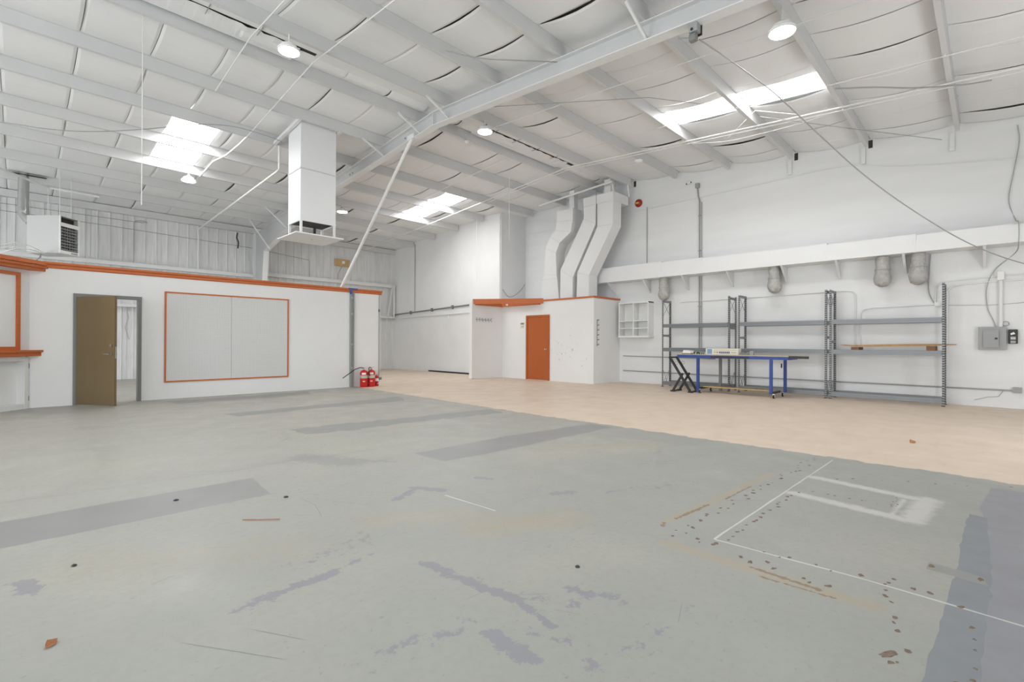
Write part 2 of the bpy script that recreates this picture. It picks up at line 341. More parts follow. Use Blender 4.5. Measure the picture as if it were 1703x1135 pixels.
for ya, yb in bays:
    off = .67 if ya > YR else .98
    xe = XR-.01 if ya < 12.5 else XB+.3
    cuts = [off+.93*k for k in range(-10, 16)]; cuts = [XL+.02]+[c for c in cuts if XL+.2 < c < xe-.2]+[xe]
    holes = [(h[0], h[1]) for h in SKYL if h[2]-.1 < (ya+yb)/2 < h[3]+.1]
    segs = []
    for a, b in zip(cuts[:-1], cuts[1:]):
        parts = [(a, b)]
        for h0, h1 in holes:
            nn = []
            for p0, p1 in parts:
                if h1 <= p0 or h0 >= p1: nn.append((p0, p1)); continue
                if h0-p0 > .02: nn.append((p0, h0))
                if p1-h1 > .02: nn.append((h1, p1))
            parts = nn
        segs += parts
    for a, b in segs:
        if b-a > .12: panel(a, b, ya+.012, yb-.012, random.uniform(.05, .10), None)
        else: obj('insulation_panel', MB().add([(a+.002, ya, zr(ya)+.05), (b-.002, ya, zr(ya)+.05), (b-.002, yb, zr(yb)+.05), (a+.002, yb, zr(yb)+.05)], [(0, 1, 2, 3)]), 'insul', ceiling)
obj('insulation_panels', FARLEFT, 'insul', ceiling)['kind'] = 'stuff'
# ridge: insulation strip with two vent slots whose insulation has come loose
VENTS = ((.9, 3.72), (7.7, 11.25))
prev = XL
for x0, x1 in VENTS+((XR, XR),):
    obj('ridge_strip', MB().add([(prev, 8.44, zr(8.44)-.005), (x0, 8.44, zr(8.44)-.005), (x0, YR, zr(YR)-.012), (prev, YR, zr(YR)-.012), (x0, 8.74, zr(8.74)-.005), (prev, 8.74, zr(8.74)-.005)], [(0, 1, 2, 3), (3, 2, 4, 5)]), 'insul', ceiling); prev = x1
for x0, x1 in VENTS:
    obj('ridge_vent', MB().box(x0, x1, 8.44, 8.80, zr(YR)+.0, zr(YR)+.02), 'darkgap', ceiling)
    n = 30; vs_ = []; fs = []
    for i in range(n+1):
        x = x0+(x1-x0-.30)*i/n; vs_ += [(x, 8.60+random.uniform(-.02, .035), zr(YR)-.03+random.uniform(-.012, .01)), (x, 9.05, zr(9.05)-.02)]
    for i in range(n): fs.append((2*i, 2*i+2, 2*i+3, 2*i+1))
    obj('ridge_flap', MB().add(vs_, fs), 'insul', ceiling)
    obj('ridge_flap', MB().box(x0, x1-.02, 8.30, 8.53, zr(YR)-.05, zr(YR)-.04), 'insul', ceiling)
    for k in range(int((x1-x0)/.75)):
        obj('vent_clip', MB().box(x0+.35+.75*k, x0+.362+.75*k, 8.42, 8.72, zr(YR)-.06, zr(YR)-.052), 'grime', ceiling)
for y in (.47, 1.99, 3.51):
    zl = zr(y)-.18; obj('wall_clip', MB().box(XR-.05, XR-.02, y+.08, y+.16, zl-.32, zl+.05), 'steel', ceiling)

# ---- skylights
for i, (x0, x1, y0, y1) in enumerate(SKYL):
    if i < 3:
        lab = ['bright translucent skylight strip above the pegboard wall, left of the hanging duct', 'bright translucent skylight strip far back near the upper right corner wall', 'bright long translucent skylight strip above the metal shelving'][i]
    else: lab = ['translucent skylight strip overhead between the viewer and the left wall', 'translucent skylight strip far left over the back part of the hall', 'translucent skylight strip far left over the front part of the hall'][i-3]
    t = thing('skylight', lab, 'skylight', ((x0+x1)/2, (y0+y1)/2, zr((y0+y1)/2)), 'roof skylights')
    ym = [y for y in PUR if y0-.01 < y < y1+.01]
    for a, b in zip(ym[:-1], ym[1:]):
        obj('pane', MB().add([(x0, a+.02, zr(a)+.05), (x1, a+.02, zr(a)+.05), (x1, b-.02, zr(b)+.05), (x0, b-.02, zr(b)+.05)], [(0, 1, 2, 3)]), 'skylight', t)
        for xa in (x0, x1): obj('curb', MB().bar((xa, a+.02, zr(a)+.055), (xa, b-.02, zr(b)+.055), .02, .05), 'insul', t)

# ---- long right wall, stepped-out far right wall, ribbed back wall, left and front walls
poly = [(YF, 0), (12.8, 0), (12.8, zr(12.8)+.1), (YR, zr(YR)+.1), (YF, zr(YF)+.1)]
wall_right = struct('wall_right', MB().prism(poly, 'x', XR, XR+.18), 'block', 'long white painted masonry wall behind the shelving')
for y in (1.99, 3.51, 8.07): obj('purlin_end_shade', MB().box(XR-.004, XR+.01, y-.05, y+.03, zr(y)-.16, zr(y)+.02), 'darkgap', wall_right)  # flat dark patches paint the shadow gap at the purlin ends
struct('wall_right_back', MB().prism([(12.8, 0), (YB+.1, 0), (YB+.1, zr(YB)+.1), (12.8, zr(12.8)+.1)], 'x', XB, XR+.18), 'wall', 'white wall block that steps out at the far right corner')
wb_ = struct_empty('wall_back', (2, YB, 0), 'tall ribbed white steel wall at the far end')
x = XL
def panel_mesh():
    m = MB(); w = .915; pr = [(0, 0)]
    for k in range(3):
        c = .1525+.305*k; pr += [(c-.022, 0), (c-.012, -.022), (c+.012, -.022), (c+.022, 0)]
    pr.append((w-.006, 0)); nb = len(pr); vs_ = [(p[0], p[1], 0) for p in pr]+[(p[0], p[1], 5.7) for p in pr]
    m.add(vs_, [(i, i+1, nb+i+1, nb+i) for i in range(nb-1)]); return m
pm = obj('steel_panel', panel_mesh(), 'steelwall', wb_)
pm.location = (XL-2, -.01, 0)
pm.data.transform(Matrix.Translation(Vector((2, YB, 0))))      # mesh relative to its own left edge
k = 1
while XL+.915*k < XB+.2:
    c = pm.copy(); COL.objects.link(c); c.parent = wb_; c.location = (XL-2+.915*k, -.01, 0); k += 1
obj('backing_sheet', MB().box(XL, XR, YB+.02, YB+.08, 0, 5.9), 'steelwall', wb_)
lf = MB(); zt = 6.6; prev = YF
for a, b, h in OPENINGS: lf.box(XL-.15, XL, prev, a, 0, zt); lf.box(XL-.15, XL, a, b, h, zt); prev = b
lf.box(XL-.15, XL, prev, YB+.1, 0, zt); struct('wall_left', lf, 'wall', 'white wall with three open loading doors outside the view, sized for light, the far one added')
ff = MB(); prev = XL-.15
for a, b, h in FRONT_OPENINGS: ff.box(prev, a, YF-.15, YF, 0, zt); ff.box(a, b, YF-.15, YF, h, zt); prev = b
ff.box(prev, XR+.18, YF-.15, YF, 0, zt); struct('wall_front', ff, 'wall', 'white wall behind the viewer with two openings added for light')

# ---- white partition with doorway
PY = 12.66
p = MB(); p.box(.13, .77, PY, PY+.14, 0, 2.63); p.box(.77, 1.75, PY, PY+.14, 2.12, 2.63); p.box(1.75, 7.36, PY, PY+.14, 0, 2.63)
struct('wall_partition', p, 'part', 'white freestanding partition with the brown door and pegboard')
A0 = Vector((.13, PY, 0)); UD = Vector((-1, -1, 0)).normalized(); ND = Vector((1, -1, 0)).normalized()
def W(u, n, z): q = A0+UD*u+ND*n; return (q.x, q.y, z)
def wbox(mb, u0, u1, n0, n1, z0, z1):
    return mb.add([W(u0,n0,z0),W(u1,n0,z0),W(u1,n1,z0),W(u0,n1,z0),W(u0,n0,z1),W(u1,n0,z1),W(u1,n1,z1),W(u0,n1,z1)],
                  [(0,3,2,1),(4,5,6,7),(0,1,5,4),(1,2,6,5),(2,3,7,6),(3,0,4,7)])
a = MB(); wbox(a, 0, 3.4, -.14, 0, .94, 2.63); wbox(a, 0, .10, -.14, 0, 0, .94); wbox(a, 1.4, 3.4, -.14, 0, 0, .94); wbox(a, .10, 1.4, -.16, -.13, 0, .94)
struct('wall_angled', a, 'part', 'white wall angled toward the viewer at the far left edge')
# orange trims
tr = struct_empty('trim_1', (3.8, PY, 2.6), 'thin orange stained moulding along the top of the partition')
obj('moulding', MB().prism([(PY-.07, 2.735), (PY-.07, 2.70), (PY-.035, 2.675), (PY-.035, 2.635), (PY-.012, 2.62), (PY+.15, 2.62), (PY+.15, 2.735)], 'x', .30, 7.40), 'orange', tr)
tr = struct_empty('trim_2', (0, 12, 2.5), 'deep orange cornice over the angled wall at the left edge')
for n1, z0, z1 in ((.20, 2.655, 2.725), (.175, 2.60, 2.65), (.15, 2.545, 2.597)):
    obj('cornice_board', wbox(MB(), -.20, 3.4, 0.001, n1, z0, z1), 'orange', tr)
tr = struct_empty('trim_3', (-.3, 12.2, .95), 'orange counter ledge across the angled wall')
obj('ledge_board', wbox(MB(), -.13, 2.2, .001, .14, 1.035, 1.075), 'orange', tr); obj('apron_board', wbox(MB(), -.115, 2.2, .001, .115, .965, 1.034), 'orange', tr)
fr = thing('framed_whiteboard', 'white board in an orange wooden frame above the orange ledge at the left edge', 'board', W(.7, 0, 1.08))
obj('panel', wbox(MB(), .27, 1.5, .004, .018, 1.14, 2.42), 'white', fr)
for u0, u1, z0, z1 in ((.20, .27, 1.076, 2.48), (1.5, 1.57, 1.076, 2.48), (.27, 1.5, 2.42, 2.48), (.27, 1.5, 1.076, 1.14)):
    obj('frame_rail', wbox(MB(), u0, u1, .002, .04, z0, z1), 'orange', fr)
cb = thing('cupboard_front', 'white recessed cupboard opening under the orange ledge at the left edge', 'cupboard', W(.7, 0, 0))
obj('side_jamb', wbox(MB(), .03, .10, .001, .022, .0, .95), 'white', cb); obj('bottom_rail', wbox(MB(), .10, 1.4, -.12, .015, .0, .09), 'white', cb)
obj('top_rail', wbox(MB(), .10, 1.4, -.03, .015, .88, .955), 'white', cb); obj('side_jamb', wbox(MB(), 1.4, 1.47, .001, .022, .0, .95), 'white', cb)
for z in (.14, .74): obj('hinge', wbox(MB(), .005, .028, .001, .012, z, z+.09), 'chrome', cb)

# ---- brown door standing ajar
d1 = struct_empty('door_1', (1.26, PY, 0), 'brown metal door standing ajar in a grey steel frame')
f = MB(); f.box(.73, .79, PY-.03, PY+.17, 0, 2.17); f.box(1.735, 1.795, PY-.03, PY+.17, 0, 2.17); f.box(.79, 1.735, PY-.03, PY+.17, 2.11, 2.17)
obj('door_frame', f, 'dgrey', d1)
HX, HY = .812, PY-.035; DA = R(-58)
dd = Vector((math.cos(DA), math.sin(DA), 0)); dn = Vector((-dd.y, dd.x, 0))
def D(u, n, z): q = Vector((HX, HY, 0))+dd*u+dn*n; return (q.x, q.y, z)
def dbox(mb, u0, u1, n0, n1, z0, z1):
    return mb.add([D(u0,n0,z0),D(u1,n0,z0),D(u1,n1,z0),D(u0,n1,z0),D(u0,n0,z1),D(u1,n0,z1),D(u1,n1,z1),D(u0,n1,z1)],
                  [(0,3,2,1),(4,5,6,7),(0,1,5,4),(1,2,6,5),(2,3,7,6),(3,0,4,7)])
leaf = obj('door_leaf', dbox(MB(), .01, .93, -.045, 0, .015, 2.10), 'brown', d1)
for z in (.22, 1.05, 1.82): obj('hinge', MB().tube([(HX-.012, HY+.002, z), (HX-.012, HY+.002, z+.115)], .012, 8), 'chrome', d1)
h = MB()
for sgn, n in ((-1, -.045), (1, 0)):
    c = Vector(D(.862, n, 1.0)); h.disc(c, dn*sgn, .033, .012, 16); h.tube([c, c+dn*sgn*.05], .011, 8); h.tube([c+dn*sgn*.05, c+dn*sgn*.05-dd*.12], .011, 8)
obj('lever_handle', h, 'chrome', leaf, smooth=True)
h = MB(); c = Vector(D(.862, -.045, 1.16)); h.disc(c, -dn, .030, .02, 16); h.disc(c-dn*.02, -dn, .014, .008, 12); obj('deadbolt', h, 'chrome', leaf, smooth=True)
obj('lock_plate', dbox(MB(), .930, .932, -.034, -.010, .92, 1.14), 'chrome', leaf)
# things seen through the doorway
ob = thing('outlet_box', 'small grey switch box on a conduit seen through the open brown door', 'outlet box', (2.02, YB-.08, 1.25))
obj('box', MB().box(1.97, 2.08, YB-.11, YB-.045, 1.22, 1.36), 'galv', ob, bevel=.004); obj('conduit', MB().tube([(2.025, YB-.07, 1.36), (2.025, YB-.07, 2.42)], .012, 8), 'pipe', ob)
cw = MB(); cw.tube([(2.45, YB-.09, 2.45), (2.50, YB-.1, 2.0), (2.42, YB-.09, 1.7), (2.52, YB-.09, 1.3)], .012, 6)
tag(obj('hanging_cable', cw, 'cable'), 'loose pale cable hanging by the steel wall seen through the doorway', 'cable')

# ---- pegboard
pg = thing('pegboard', 'large perforated pegboard in a thin orange frame on the white partition', 'pegboard', (3.48, PY, .36))
obj('perforated_sheet', MB().box(2.22, 3.478, PY-.016, PY-.002, .39, 2.29), 'peg', pg); obj('perforated_sheet', MB().box(3.484, 4.75, PY-.016, PY-.002, .39, 2.29), 'peg', pg)
for x0, x1, z0, z1 in ((2.19, 2.222, .36, 2.32), (4.748, 4.78, .36, 2.32), (2.222, 4.748, 2.288, 2.32), (2.222, 4.748, .36, .392)):
    obj('frame_strip', MB().box(x0, x1, PY-.028, PY-.001, z0, z1), 'orange', pg)
# ---- steel post, tape, edge conduit
sp = thing('steel_post', 'grey galvanised channel post standing against the partition beside the fire extinguishers', 'post', (6.48, PY-.05, 0))
obj('channel', MB().prism([(6.42, PY-.002), (6.42, PY-.06), (6.445, PY-.06), (6.445, PY-.02), (6.515, PY-.02), (6.515, PY-.06), (6.54, PY-.06), (6.54, PY-.002)], 'z', 0, 2.63), 'panelgrey', sp)
for z in (.5, 1.15, 2.0, 2.45): obj('scuff_patch', MB().box(6.447, 6.513, PY-.022, PY-.020, z, z+.06), 'galv', sp)
tp = MB(); tp.box(6.36, 6.63, PY-.074, PY-.070, 2.70, 2.739); tp.box(6.36, 6.63, PY-.074, PY+.02, 2.735, 2.739); tp.box(6.40, 6.46, PY-.066, PY-.061, 2.57, 2.70)
tag(obj('masking_tape', tp, 'bluetape'), 'strip of blue masking tape on the orange moulding above the grey post', 'tape')
ec = thing('edge_conduit', 'thin dark conduit running down the right end of the white partition', 'conduit', (7.33, PY-.02, .2))
obj('pipe', MB().tube([(7.325, PY-.018, .22), (7.325, PY-.018, 2.62)], .012, 8), 'grime', ec); obj('fitting', MB().box(7.29, 7.40, PY-.05, PY-.004, .16, .23), 'dgrey', ec, bevel=.006); obj('clamp', MB().box(7.305, 7.345, PY-.035, PY-.004, 2.12, 2.2), 'dgrey', ec)

# ---- booth in the right corner
BX, BY = 12.25, 8.6
struct('wall_booth', MB().box(BX, XR-.001, BY, 12.70, 0, 2.63), 'part', 'white boxed-in booth with the orange door in the right corner')
struct('wall_alcove', MB().box(10.92, BX, 12.58, 12.70, 0, 2.66), 'part', 'short white stub wall left of the orange door')
obj_p = MB().box(10.80, 10.92, 12.57, 12.71, 0.02, 2.69); struct('trim_4', obj_p, 'white', 'white end post of the stub wall')
tr = struct_empty('trim_5', (BX, BY, 2.63), 'thin orange moulding along the top of the booth')
obj('moulding', MB().box(BX-.03, BX+.08, BY-.03, 10.68, 2.635, 2.685), 'orange', tr); obj('moulding', MB().box(BX+.08, XR-.01, BY-.03, BY+.05, 2.635, 2.685), 'orange', tr)
tr = struct_empty('trim_6', (11.6, 11.6, 2.55), 'orange fascia boards bridging the alcove corner beside the booth')
obj('fascia_board', MB().bar((10.86, 12.60, 2.645), (BX-.01, 10.62, 2.645), .04, .17), 'orange', tr)
obj('inner_board', MB().box(10.95, BX-.12, 12.50, 12.575, 2.53, 2.64), 'orange', tr); obj('inner_board', MB().box(BX-.12, BX-.002, 10.75, 12.575, 2.53, 2.64), 'orange', tr)
obj('bracket', MB().box(11.57, 11.62, 11.66, 11.71, 2.5, 2.56), 'white', tr)
d2 = struct_empty('door_2', (BX, 10.86, 0), 'orange door with orange frame in the white booth')
f = MB(); f.box(BX-.03, BX-.001, 10.34, 10.405, 0, 2.18); f.box(BX-.03, BX-.001, 11.325, 11.39, 0, 2.18); f.box(BX-.03, BX-.001, 10.405, 11.325, 2.115, 2.18)
obj('door_frame', f, 'odoor', d2)
leaf = obj('door_leaf', MB().box(BX-.014, BX-.001, 10.41, 11.32, .012, 2.11), 'odoor', d2)
kb = MB(); kb.tube([(BX-.014, 10.49, 1.03), (BX-.03, 10.49, 1.03), (BX-.05, 10.49, 1.03), (BX-.075, 10.49, 1.03), (BX-.083, 10.49, 1.03)], [.028, .013, .022, .026, .012], 14); obj('knob', kb, 'chrome', leaf, smooth=True)
for z in (.25, 1.02, 1.8): obj('hinge', MB().box(BX-.034, BX-.012, 11.315, 11.333, z, z+.09), 'odoor', d2)
sg = thing('wall_notice', 'small white notice with a dark heading beside the orange door', 'notice', (BX, 11.58, 1.75))
obj('sheet', MB().box(BX-.006, BX-.001, 11.48, 11.68, 1.745, 1.955), 'paper', sg); obj('heading', MB().box(BX-.008, BX-.006, 11.50, 11.66, 1.88, 1.935), 'dgrey', sg)
for k in range(3): obj('text_line', MB().box(BX-.008, BX-.006, 11.51, 11.65-.03*k, 1.775+.03*k, 1.785+.03*k), 'grime', sg)
def hook_rail(t, pos, axis, out):
    pass
hr = thing('coat_hook_rail', 'horizontal row of six coat hooks on the stub wall in the alcove', 'coat hooks', (11.33, 12.58, 2.0))
obj('rail', MB().box(10.98, 11.70, 12.570, 12.579, 2.03, 2.05), 'grime', hr)
for k in range(6):
    xx = 11.0+.136*k; obj('hook', MB().tube([(xx, 12.574, 2.09), (xx, 12.53, 2.10), (xx, 12.574, 2.04), (xx, 12.54, 1.98), (xx, 12.515, 1.99)], .009, 6), 'grime', hr)
hr = thing('peg_strip', 'vertical strip of six dark pegs on the side of the booth', 'peg strip', (12.42, BY, 1.15))
obj('strip', MB().box(12.405, 12.435, BY-.012, BY-.001, 1.15, 1.97), 'grime', hr)
for k in range(6): obj('peg', MB().tube([(12.42, BY-.012, 1.19+.15*k), (12.43, BY-.07, 1.21+.15*k)], .016, 8), 'dgrey', hr)
smg = MB()
for i in range(26):
    y = random.gauss(9.7, .45); z = random.gauss(1.0, .3)
    if 8.75 < y < 10.25: smg.box(BX-.0015, BX-.0005, y, y+random.uniform(.006, .02), z, z+random.uniform(.01, .07))
so = obj('scuff_marks', smg, 'cable', bpy.data.objects['wall_booth']); so['kind'] = 'stuff'

# ================================================================== FLOOR MARKS (paint layers on the slab)
LV = [0.0003]
def decal(name, polys, m, jag=0.0, step=.12, stuff=False):
    z = LV[0]; LV[0] += .00003; mb = MB()
    for poly in polys:
        pts = []
        n = len(poly)
        for i in range(n):
            a, b = Vector(poly[i]), Vector(poly[(i+1) % n]); L_ = (b-a).length; k = max(1, int(L_/step)) if jag else 1
            for j in range(k):
                q = a+(b-a)*j/k; pts.append((q.x+random.uniform(-jag, jag), q.y+random.uniform(-jag, jag), z))
        mb.add(pts, [tuple(range(len(pts)))])
    o = obj(name, mb, m, floor)
    if stuff: o['kind'] = 'stuff'
    return o
def blob(cx, cy, rx, ry, rot=0, n=12, jag=.3):
    c, s = math.cos(rot), math.sin(rot); out = []
    for k in range(n):
        t = 2*math.pi*k/n; q = 1+random.uniform(-jag, jag); a, b = rx*q*math.cos(t), ry*q*math.sin(t); out.append((cx+a*c-b*s, cy+a*s+b*c))
    return out
decal('paint_patch', [[(-3, 4.85), (-3, 4.28), (.6, 4.22), (1.46, 4.20), (1.50, 4.82), (.75, 4.84)]], 'p_blue', .006, .1)
decal('paint_patch', [[(3.12, 4.62), (3.14, 4.07), (4.2, 4.03), (6.2, 4.0), (6.22, 4.40), (4.6, 4.62)]], 'p_blue', .02, .2)
decal('paint_patch', [[(2.7, 7.1), (2.75, 6.55), (3.4, 6.42), (4.0, 6.45), (6.1, 6.2), (6.2, 6.75), (4.7, 6.88), (3.9, 7.0)]], 'p_grey', .05, .12)
decal('paint_patch', [[(2.45, 9.42), (2.55, 8.95), (4.2, 9.0), (5.8, 8.9), (6.1, 9.7), (4.5, 9.5)]], 'p_grey', .04, .2)
decal('paint_patch', [[(2.15, 12.2), (2.2, 11.55), (3.8, 11.45), (4.9, 11.6), (5.2, 12.3), (4, 12.15)]], 'p_grey', .05, .25)
decal('paint_patch', [[(5.98, .0), (5.56, .045), (5.30, .06), (5.0, .05), (4.6, .02), (3.9, .045), (3.1, .07), (2.7, .10), (2.2, .11), (1.2, .12), (1.2, -1.6), (5.98, -1.6)]], 'p_blue2', .012, .15)
decal('paint_patch', [[(4.93, .12), (4.6, .125), (4.2, .14), (3.8, .13), (3.3, .15), (3.0, .16), (2.4, .18), (1.2, .17), (1.2, .02), (2.6, .03), (3.4, .0), (4.2, .0), (4.9, .03)]], 'p_dk', .008, .08)
decal('paint_patch', [[(3.68, .25), (3.56, .25), (3.52, .02), (3.64, .02)]], 'p_grey', .012, .05)
for a, b in (((3.12, 1.26), (6.15, 1.215)), ((3.12, 1.26), (3.16, .5)), ((3.16, .5), (3.11, -.8)), ((2.45, 3.18), (2.49, 2.62))):
    A, B = Vector(a), Vector(b); nn = Vector((-(B-A).y, (B-A).x)).normalized()*.007
    decal('painted_line', [[tuple(A-nn), tuple(B-nn), tuple(B+nn), tuple(A+nn)]], 'p_white', .003, .15)
# wide strips of lilac undercoat showing through
ch = []
for _ in range(26):
    cx_, cy_ = random.uniform(.6, 5.5), random.uniform(1.0, 5.5); an = random.choice((.25, -.8, 2.2))+random.uniform(-.3, .3); L_ = random.uniform(.05, .25)
    ch.append(blob(cx_, cy_, L_, .0018, an, 8, .2))
decal('scratches', ch, 'chip', stuff=True)
ch = []
def row(a, b, n, spread, r0, r1):
    for i in range(n):
        t = (i+random.uniform(-.3, .3))/max(1, n-1); r = random.uniform(r0, r1)
        ch.append(blob(a[0]+(b[0]-a[0])*t+random.gauss(0, spread), a[1]+(b[1]-a[1])*t+random.gauss(0, spread), r*1.5, r, random.uniform(-.6, .6), 9, .35))
row((2.98, 1.48), (6.1, 1.36), 34, .025, .007, .016); row((3.05, 1.20), (4.6, 1.17), 18, .015, .007, .015); row((3.05, 1.42), (2.93, .55), 11, .03, .007, .015)
row((3.14, 1.0), (3.2, .1), 10, .02, .006, .013); row((3.3, .4), (2.3, .24), 12, .03, .005, .011); row((4.72, 1.05), (4.74, .55), 8, .01, .005, .01); row((4.74, .55), (5.05, .55), 8, .012, .005, .01)
row((2.9, .05), (2.2, .07), 8, .03, .005, .012); row((5.3, 1.1), (6.1, -.1), 8, .05, .006, .012)
ch.append(blob(2.47, .295, .045, .018, -.5, 14, .2)); ch.append(blob(3.62, .24, .03, .015, 0, 10, .3)); ch.append(blob(3.60, .04, .03, .012, 0, 10, .3))
decal('rust_chips', ch, 'rust', stuff=True)
ch = []
for pts in ([(-.5, 5.5), (.3, 5.35), (.9, 5.3), (1.5, 5.2), (2.1, 5.25), (2.9, 5.1)], [(1.58, 3.91), (1.60, 3.7), (1.55, 3.5), (1.52, 3.4)], [(.49, 3.07), (.55, 3.09), (.59, 3.10)]):
    for a, b in zip(pts[:-1], pts[1:]):
        A, B = Vector(a), Vector(b); nn = Vector((-(B-A).y, (B-A).x)).normalized()*.0022; ch.append([tuple(A-nn), tuple(B-nn), tuple(B+nn), tuple(A+nn)])
decal('hairline_cracks', ch, 'chip', .0, .08, stuff=True)

# ================================================================== STEEL FRAME
fx = 6.32
fr = thing('steel_portal', 'white tapered steel portal with its column behind the partition and its rafter crossing the roof', 'portal', (fx, 20, 0))
def zp(y): return zr(y)-.18
def web(mb, pts_top, pts_bot, x0, x1):
    n = len(pts_top); vs_ = []
    for x_ in (x0, x1): vs_ += [(x_, y, z) for y, z in pts_top]+[(x_, y, z) for y, z in pts_bot]
    fs = []
    for i in range(n-1): fs += [(i, i+1, n+i+1, n+i), (2*n+i, 2*n+n+i, 2*n+n+i+1, 2*n+i+1)]
    return mb.add(vs_, fs)
def strip(mb, pts, hw, t):
    for (y0, z0), (y1, z1) in zip(pts[:-1], pts[1:]):
        mb.add([(fx-hw,y0,z0),(fx+hw,y0,z0),(fx+hw,y1,z1),(fx-hw,y1,z1),(fx-hw,y0,z0+t),(fx+hw,y0,z0+t),(fx+hw,y1,z1+t),(fx-hw,y1,z1+t)],
               [(0,3,2,1),(4,5,6,7),(0,1,5,4),(1,2,6,5),(2,3,7,6),(3,0,4,7)])
    return mb
bot = [(YF+.02, zp(YF)-.5), (0, zp(0)-.27), (YR, zp(YR)-.30), (13.2, zp(13.2)-.28), (16.8, zp(16.8)-.60), (18.85, 4.55)]
top = [(y, zp(y)-.012) for y, z in bot]; top[-1] = (19.2, zp(19.2)-.012)
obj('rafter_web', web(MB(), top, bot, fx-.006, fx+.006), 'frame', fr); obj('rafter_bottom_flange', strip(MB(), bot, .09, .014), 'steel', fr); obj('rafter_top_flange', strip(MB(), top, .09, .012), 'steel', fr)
cm = MB(); web(cm, [(19.95, zp(19.95)), (19.95, 0)], [(18.85, 4.55), (19.5, 0)], fx-.006, fx+.006); cm.add([(fx-.006, 19.2, zp(19.2)), (fx-.006, 19.95, zp(19.95)), (fx-.006, 18.85, 4.55)], [(0, 1, 2)])
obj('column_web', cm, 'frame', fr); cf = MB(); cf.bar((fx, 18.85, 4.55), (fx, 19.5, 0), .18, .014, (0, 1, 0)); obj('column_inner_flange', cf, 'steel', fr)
obj('column_outer_flange', MB().box(fx-.09, fx+.09, 19.95, 19.965, 0, zp(19.95)), 'steel', fr)
obj('ridge_stiffener', MB().box(fx-.08, fx-.006, YR-.006, YR+.006, zp(YR)-.29, zp(YR)-.02), 'steel', fr)
for y in (3.51, 8.07, 9.11, 10.64, 16.78, 18.36):
    zb = {16.78: zp(16.78)-.58, 18.36: zp(18.36)-.95}.get(y, zp(y)-.27); xo = .62 if y < 12 else .75
    obj('flange_brace', MB().bar((fx-xo, y, zp(y)+.02), (fx-.06, y, zb+.02), .035, .035), 'steel', fr)
for y in (9.6, 9.75, 12.3, 12.45): obj('bolt', MB().tube([(fx-.006, y, zp(y)-.13), (fx-.03, y, zp(y)-.13)], .02, 6), 'grime', fr)
st = thing('diagonal_strut', 'white tube strut slanting from the rafter down behind the partition', 'strut', (6.25, 12.84, 0))
obj('tube', MB().tube([(6.25, 9.35, 5.93), (6.28, 12.83, 2.80), (6.285, 13.4, 2.28)], .037, 10), 'pipe', st); obj('end_plate', MB().box(6.2, 6.3, 9.25, 9.5, 5.86, 5.96), 'steel', st)
# girts and thin lines on the ribbed wall
def smooth_pts(pts, k=6):
    P = [Vector(p) for p in pts]; P = [P[0]*2-P[1]]+P+[P[-1]*2-P[-2]]; out = []
    for i in range(1, len(P)-2):
        a, b, c, d = P[i-1:i+3]
        for j in range(k):
            t = j/k; out.append(.5*((2*b)+(c-a)*t+(2*a-5*b+4*c-d)*t*t+(3*b-a-3*c+d)*t**3))
    return out+[P[-2]]
def pipe_thing(name, label, cat, pts, r, m='pipe', group=None, n=8):
    if cat in ('cable', 'wire', 'cord') and len(pts) > 3: pts = smooth_pts(pts)
    return tag(obj(name, MB().tube(pts, r, n), m, smooth=True), label, cat, group)
g = MB(); g.box(XL, fx-.1, 19.9, YB-.04, 3.68, 3.80); tag(obj('wall_girt', g, 'steel'), 'long white horizontal girt on the ribbed wall left of the frame column', 'girt')
g = MB(); g.box(fx+.1, XB-.01, 19.9, YB-.04, 3.78, 3.92); tag(obj('wall_girt', g, 'steel'), 'long white horizontal girt on the ribbed wall right of the frame column', 'girt')
g = MB(); g.box(XL, XB-.01, 19.9, YB-.04, 2.36, 2.45); tag(obj('wall_girt', g, 'steel'), 'lower white girt showing at the gap between partition and far corner', 'girt')
tag(obj('corner_brace', MB().bar((12.2, 19.85, 3.9), (11.95, 19.85, 2.46), .05), 'steel'), 'slanted white brace in the far corner below the girt', 'brace')
pipe_thing('corner_pipe', 'upright white pipe at the far corner below the girt', 'pipe', [(12.28, 19.85, 2.4), (12.28, 19.85, 3.86)], .04)
pipe_thing('thin_cable', 'upper thin cable stretched along the ribbed wall behind the heater', 'cable', [(-3, 20.06, 5.15), (2.55, 20.06, 5.17), (2.62, 20.06, 5.13), (2.62, 20.06, 3.82)], .010, 'grime', n=6)
pipe_thing('thin_cable', 'lower thin cable stretched along the ribbed wall to the frame column', 'cable', [(-3, 20.0, 4.97), (2, 20.0, 4.92), (6.2, 20.0, 4.80)], .010, 'grime', n=6)
pipe_thing('thin_cable', 'thin cable on the ribbed wall under the hanging duct', 'cable', [(6.6, 20.06, 4.78), (8.4, 20.06, 4.62), (8.42, 20.06, 3.9)], .010, 'grime', n=6)
pipe_thing('black_cord', 'short frayed black cord dangling on the ribbed wall left of the column', 'cord', [(5.69, 20.0, 5.30), (5.66, 19.98, 5.1), (5.72, 20.0, 4.95), (5.70, 19.99, 4.72)], .022, 'blackcable', n=6)
cbd = thing('plywood_patch', 'small tan plywood patch carrying a white box high on the ribbed wall', 'plywood patch', (9.84, 20.06, 4.55))
obj('plywood_sheet', MB().box(9.50, 10.16, 20.05, 20.075, 4.52, 4.84), 'ply', cbd); obj('white_box', MB().box(9.80, 9.92, 20.0, 20.05, 4.64, 4.76), 'white', cbd, bevel=.006)
obj('cable', MB().tube([(9.8, 20.02, 4.52), (9.62, 20.02, 4.2), (9.58, 20.02, 3.9)], .012, 6), 'cable', cbd)

